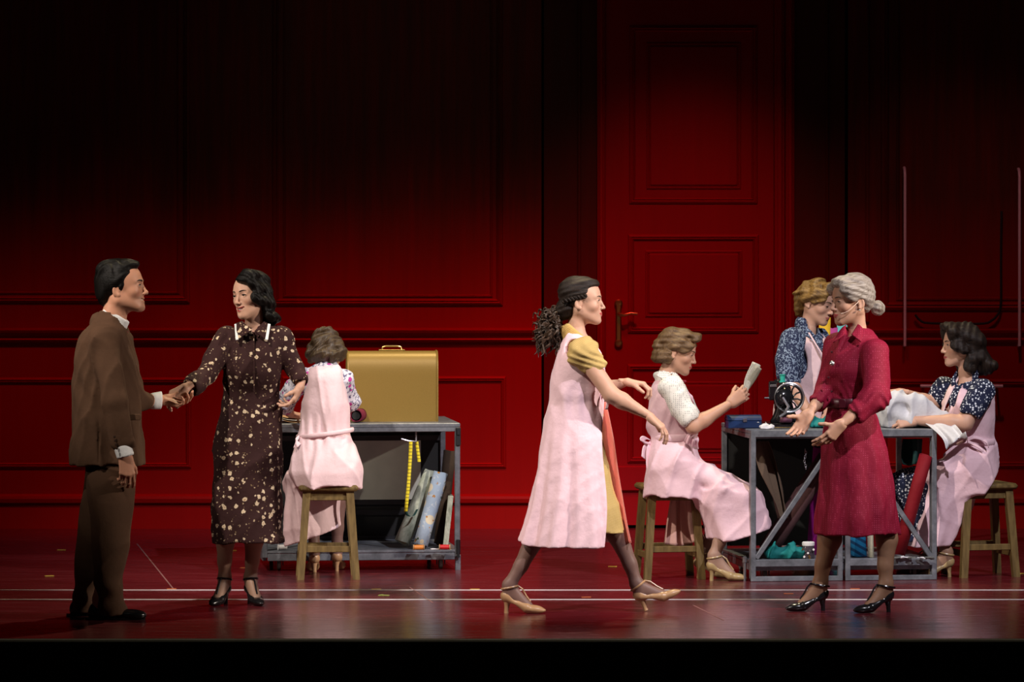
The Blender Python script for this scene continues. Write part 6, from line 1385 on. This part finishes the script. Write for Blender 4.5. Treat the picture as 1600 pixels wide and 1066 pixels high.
P.sdf('pinafore', *merge_box(box_of(AR), box_of(HG)), MAT['pink'], [stack(grow(AR, .004), 0, 2.1), (econe(P.p(1518, 726), P.p(1454, 742), (.085, .165), (.065, .165), (0, 0, 1)), .05), (stack(HG, 0, 2.2, pleats(8, .01, .05, 2)), .05)],
    cuts=[(econe(P.p(1529, 620, -.45), P.p(1529, 620, -.12), (.092, .066), (.088, .062), (-.45, 0, -1)), .01), (econe(P.p(1480, 622, .45), P.p(1480, 622, .12), (.11, .075), (.10, .07), (-.45, 0, -1)), .01), cone(P.p(1512, 572), P.p(1506, 602), .05, .058), (econe(P.p(1491, 594, -.10), P.p(1481, 650, -.20), (.042, .09), (.014, .09), (1, 0, .3)), .008), (econe(P.p(1486, 600, -.02), P.p(1478, 640, -.05), (.03, .10), (.02, .10), (1, 0, .3)), .01), stack(grow(BL, -.010)), hollow(HG, .034, .22), half(P.p(1450, 852), (.05, 0, -1)), half(P.p(1480, 852), (.62, 0, -.42))],
    disp=wrinkle(.0056, .85, 53), res=.007)
tw = P.p(1517.5, 688); to = P.bits('waist_tie', MB().tube([tw + Vector((P.m(36) * math.cos(a), .152 * math.sin(a), -.01 * math.cos(a))) for a in ap], .006, 8, closed=True, flat=3.0), MAT['pink'])
for pts in ([(1512, 688, -.155), (1524, 684, -.17), (1540, 690, -.165), (1544, 698, -.16)], [(1512, 690, -.155), (1500, 692, -.165), (1487, 701, -.165), (1474, 712, -.155)], [(1512, 690, -.16), (1524, 696, -.175), (1536, 704, -.17)]):
    C_ = [P.p(*q) for q in pts]; P.sheet('tie_bow', [[c + Vector((0, .004, .008)) for i, c in enumerate(C_)], [c + Vector((0, -.003, -.008)) for i, c in enumerate(C_)]], MAT['pink'], to, nu=20, nv=5, thick=.004)
P.sheet('pinafore_strap', [[P.p(1500, 588, .0), P.p(1488, 612, -.05), P.p(1476, 640, -.03), P.p(1470, 668, -.02)], [P.p(1494, 590, .04), P.p(1480, 612, .0), P.p(1472, 640, .02), P.p(1468, 668, .02)]], MAT['pink_pale'], nu=26, nv=6, thick=.005)
wv4 = lambda x, y, z: .006 * np.sin(62 * z + 28 * y + 14 * np.abs(x)) + .0022 * np.sin(170 * y + 90 * x)
make_hair(P.root, M, [ell((0, .055, .0), (.090, .085, .10)), ell((0, .085, -.075), (.088, .075, .075)), ell((0, .115, -.125), (.085, .062, .050)), ell((.050, .135, -.130), (.05, .05, .045)), ell((-.050, .135, -.130), (.05, .05, .045)), ell((.072, .030, -.105), (.030, .045, .050)), ell((-.072, .030, -.105), (.030, .045, .050)), ell((0, -.050, .100), (.066, .062, .030)), ell((.060, -.062, .062), (.036, .042, .042)), ell((-.060, -.062, .062), (.036, .042, .042)), ell((.078, -.040, .005), (.020, .040, .042)), ell((-.078, -.040, .005), (.020, .040, .042)), ell((.080, -.010, -.02), (.020, .03, .03))],
    MAT['hair_dark'], dict(line=BASELINE, r=(.088, .108, .098)), groove=wv4, k=.014)
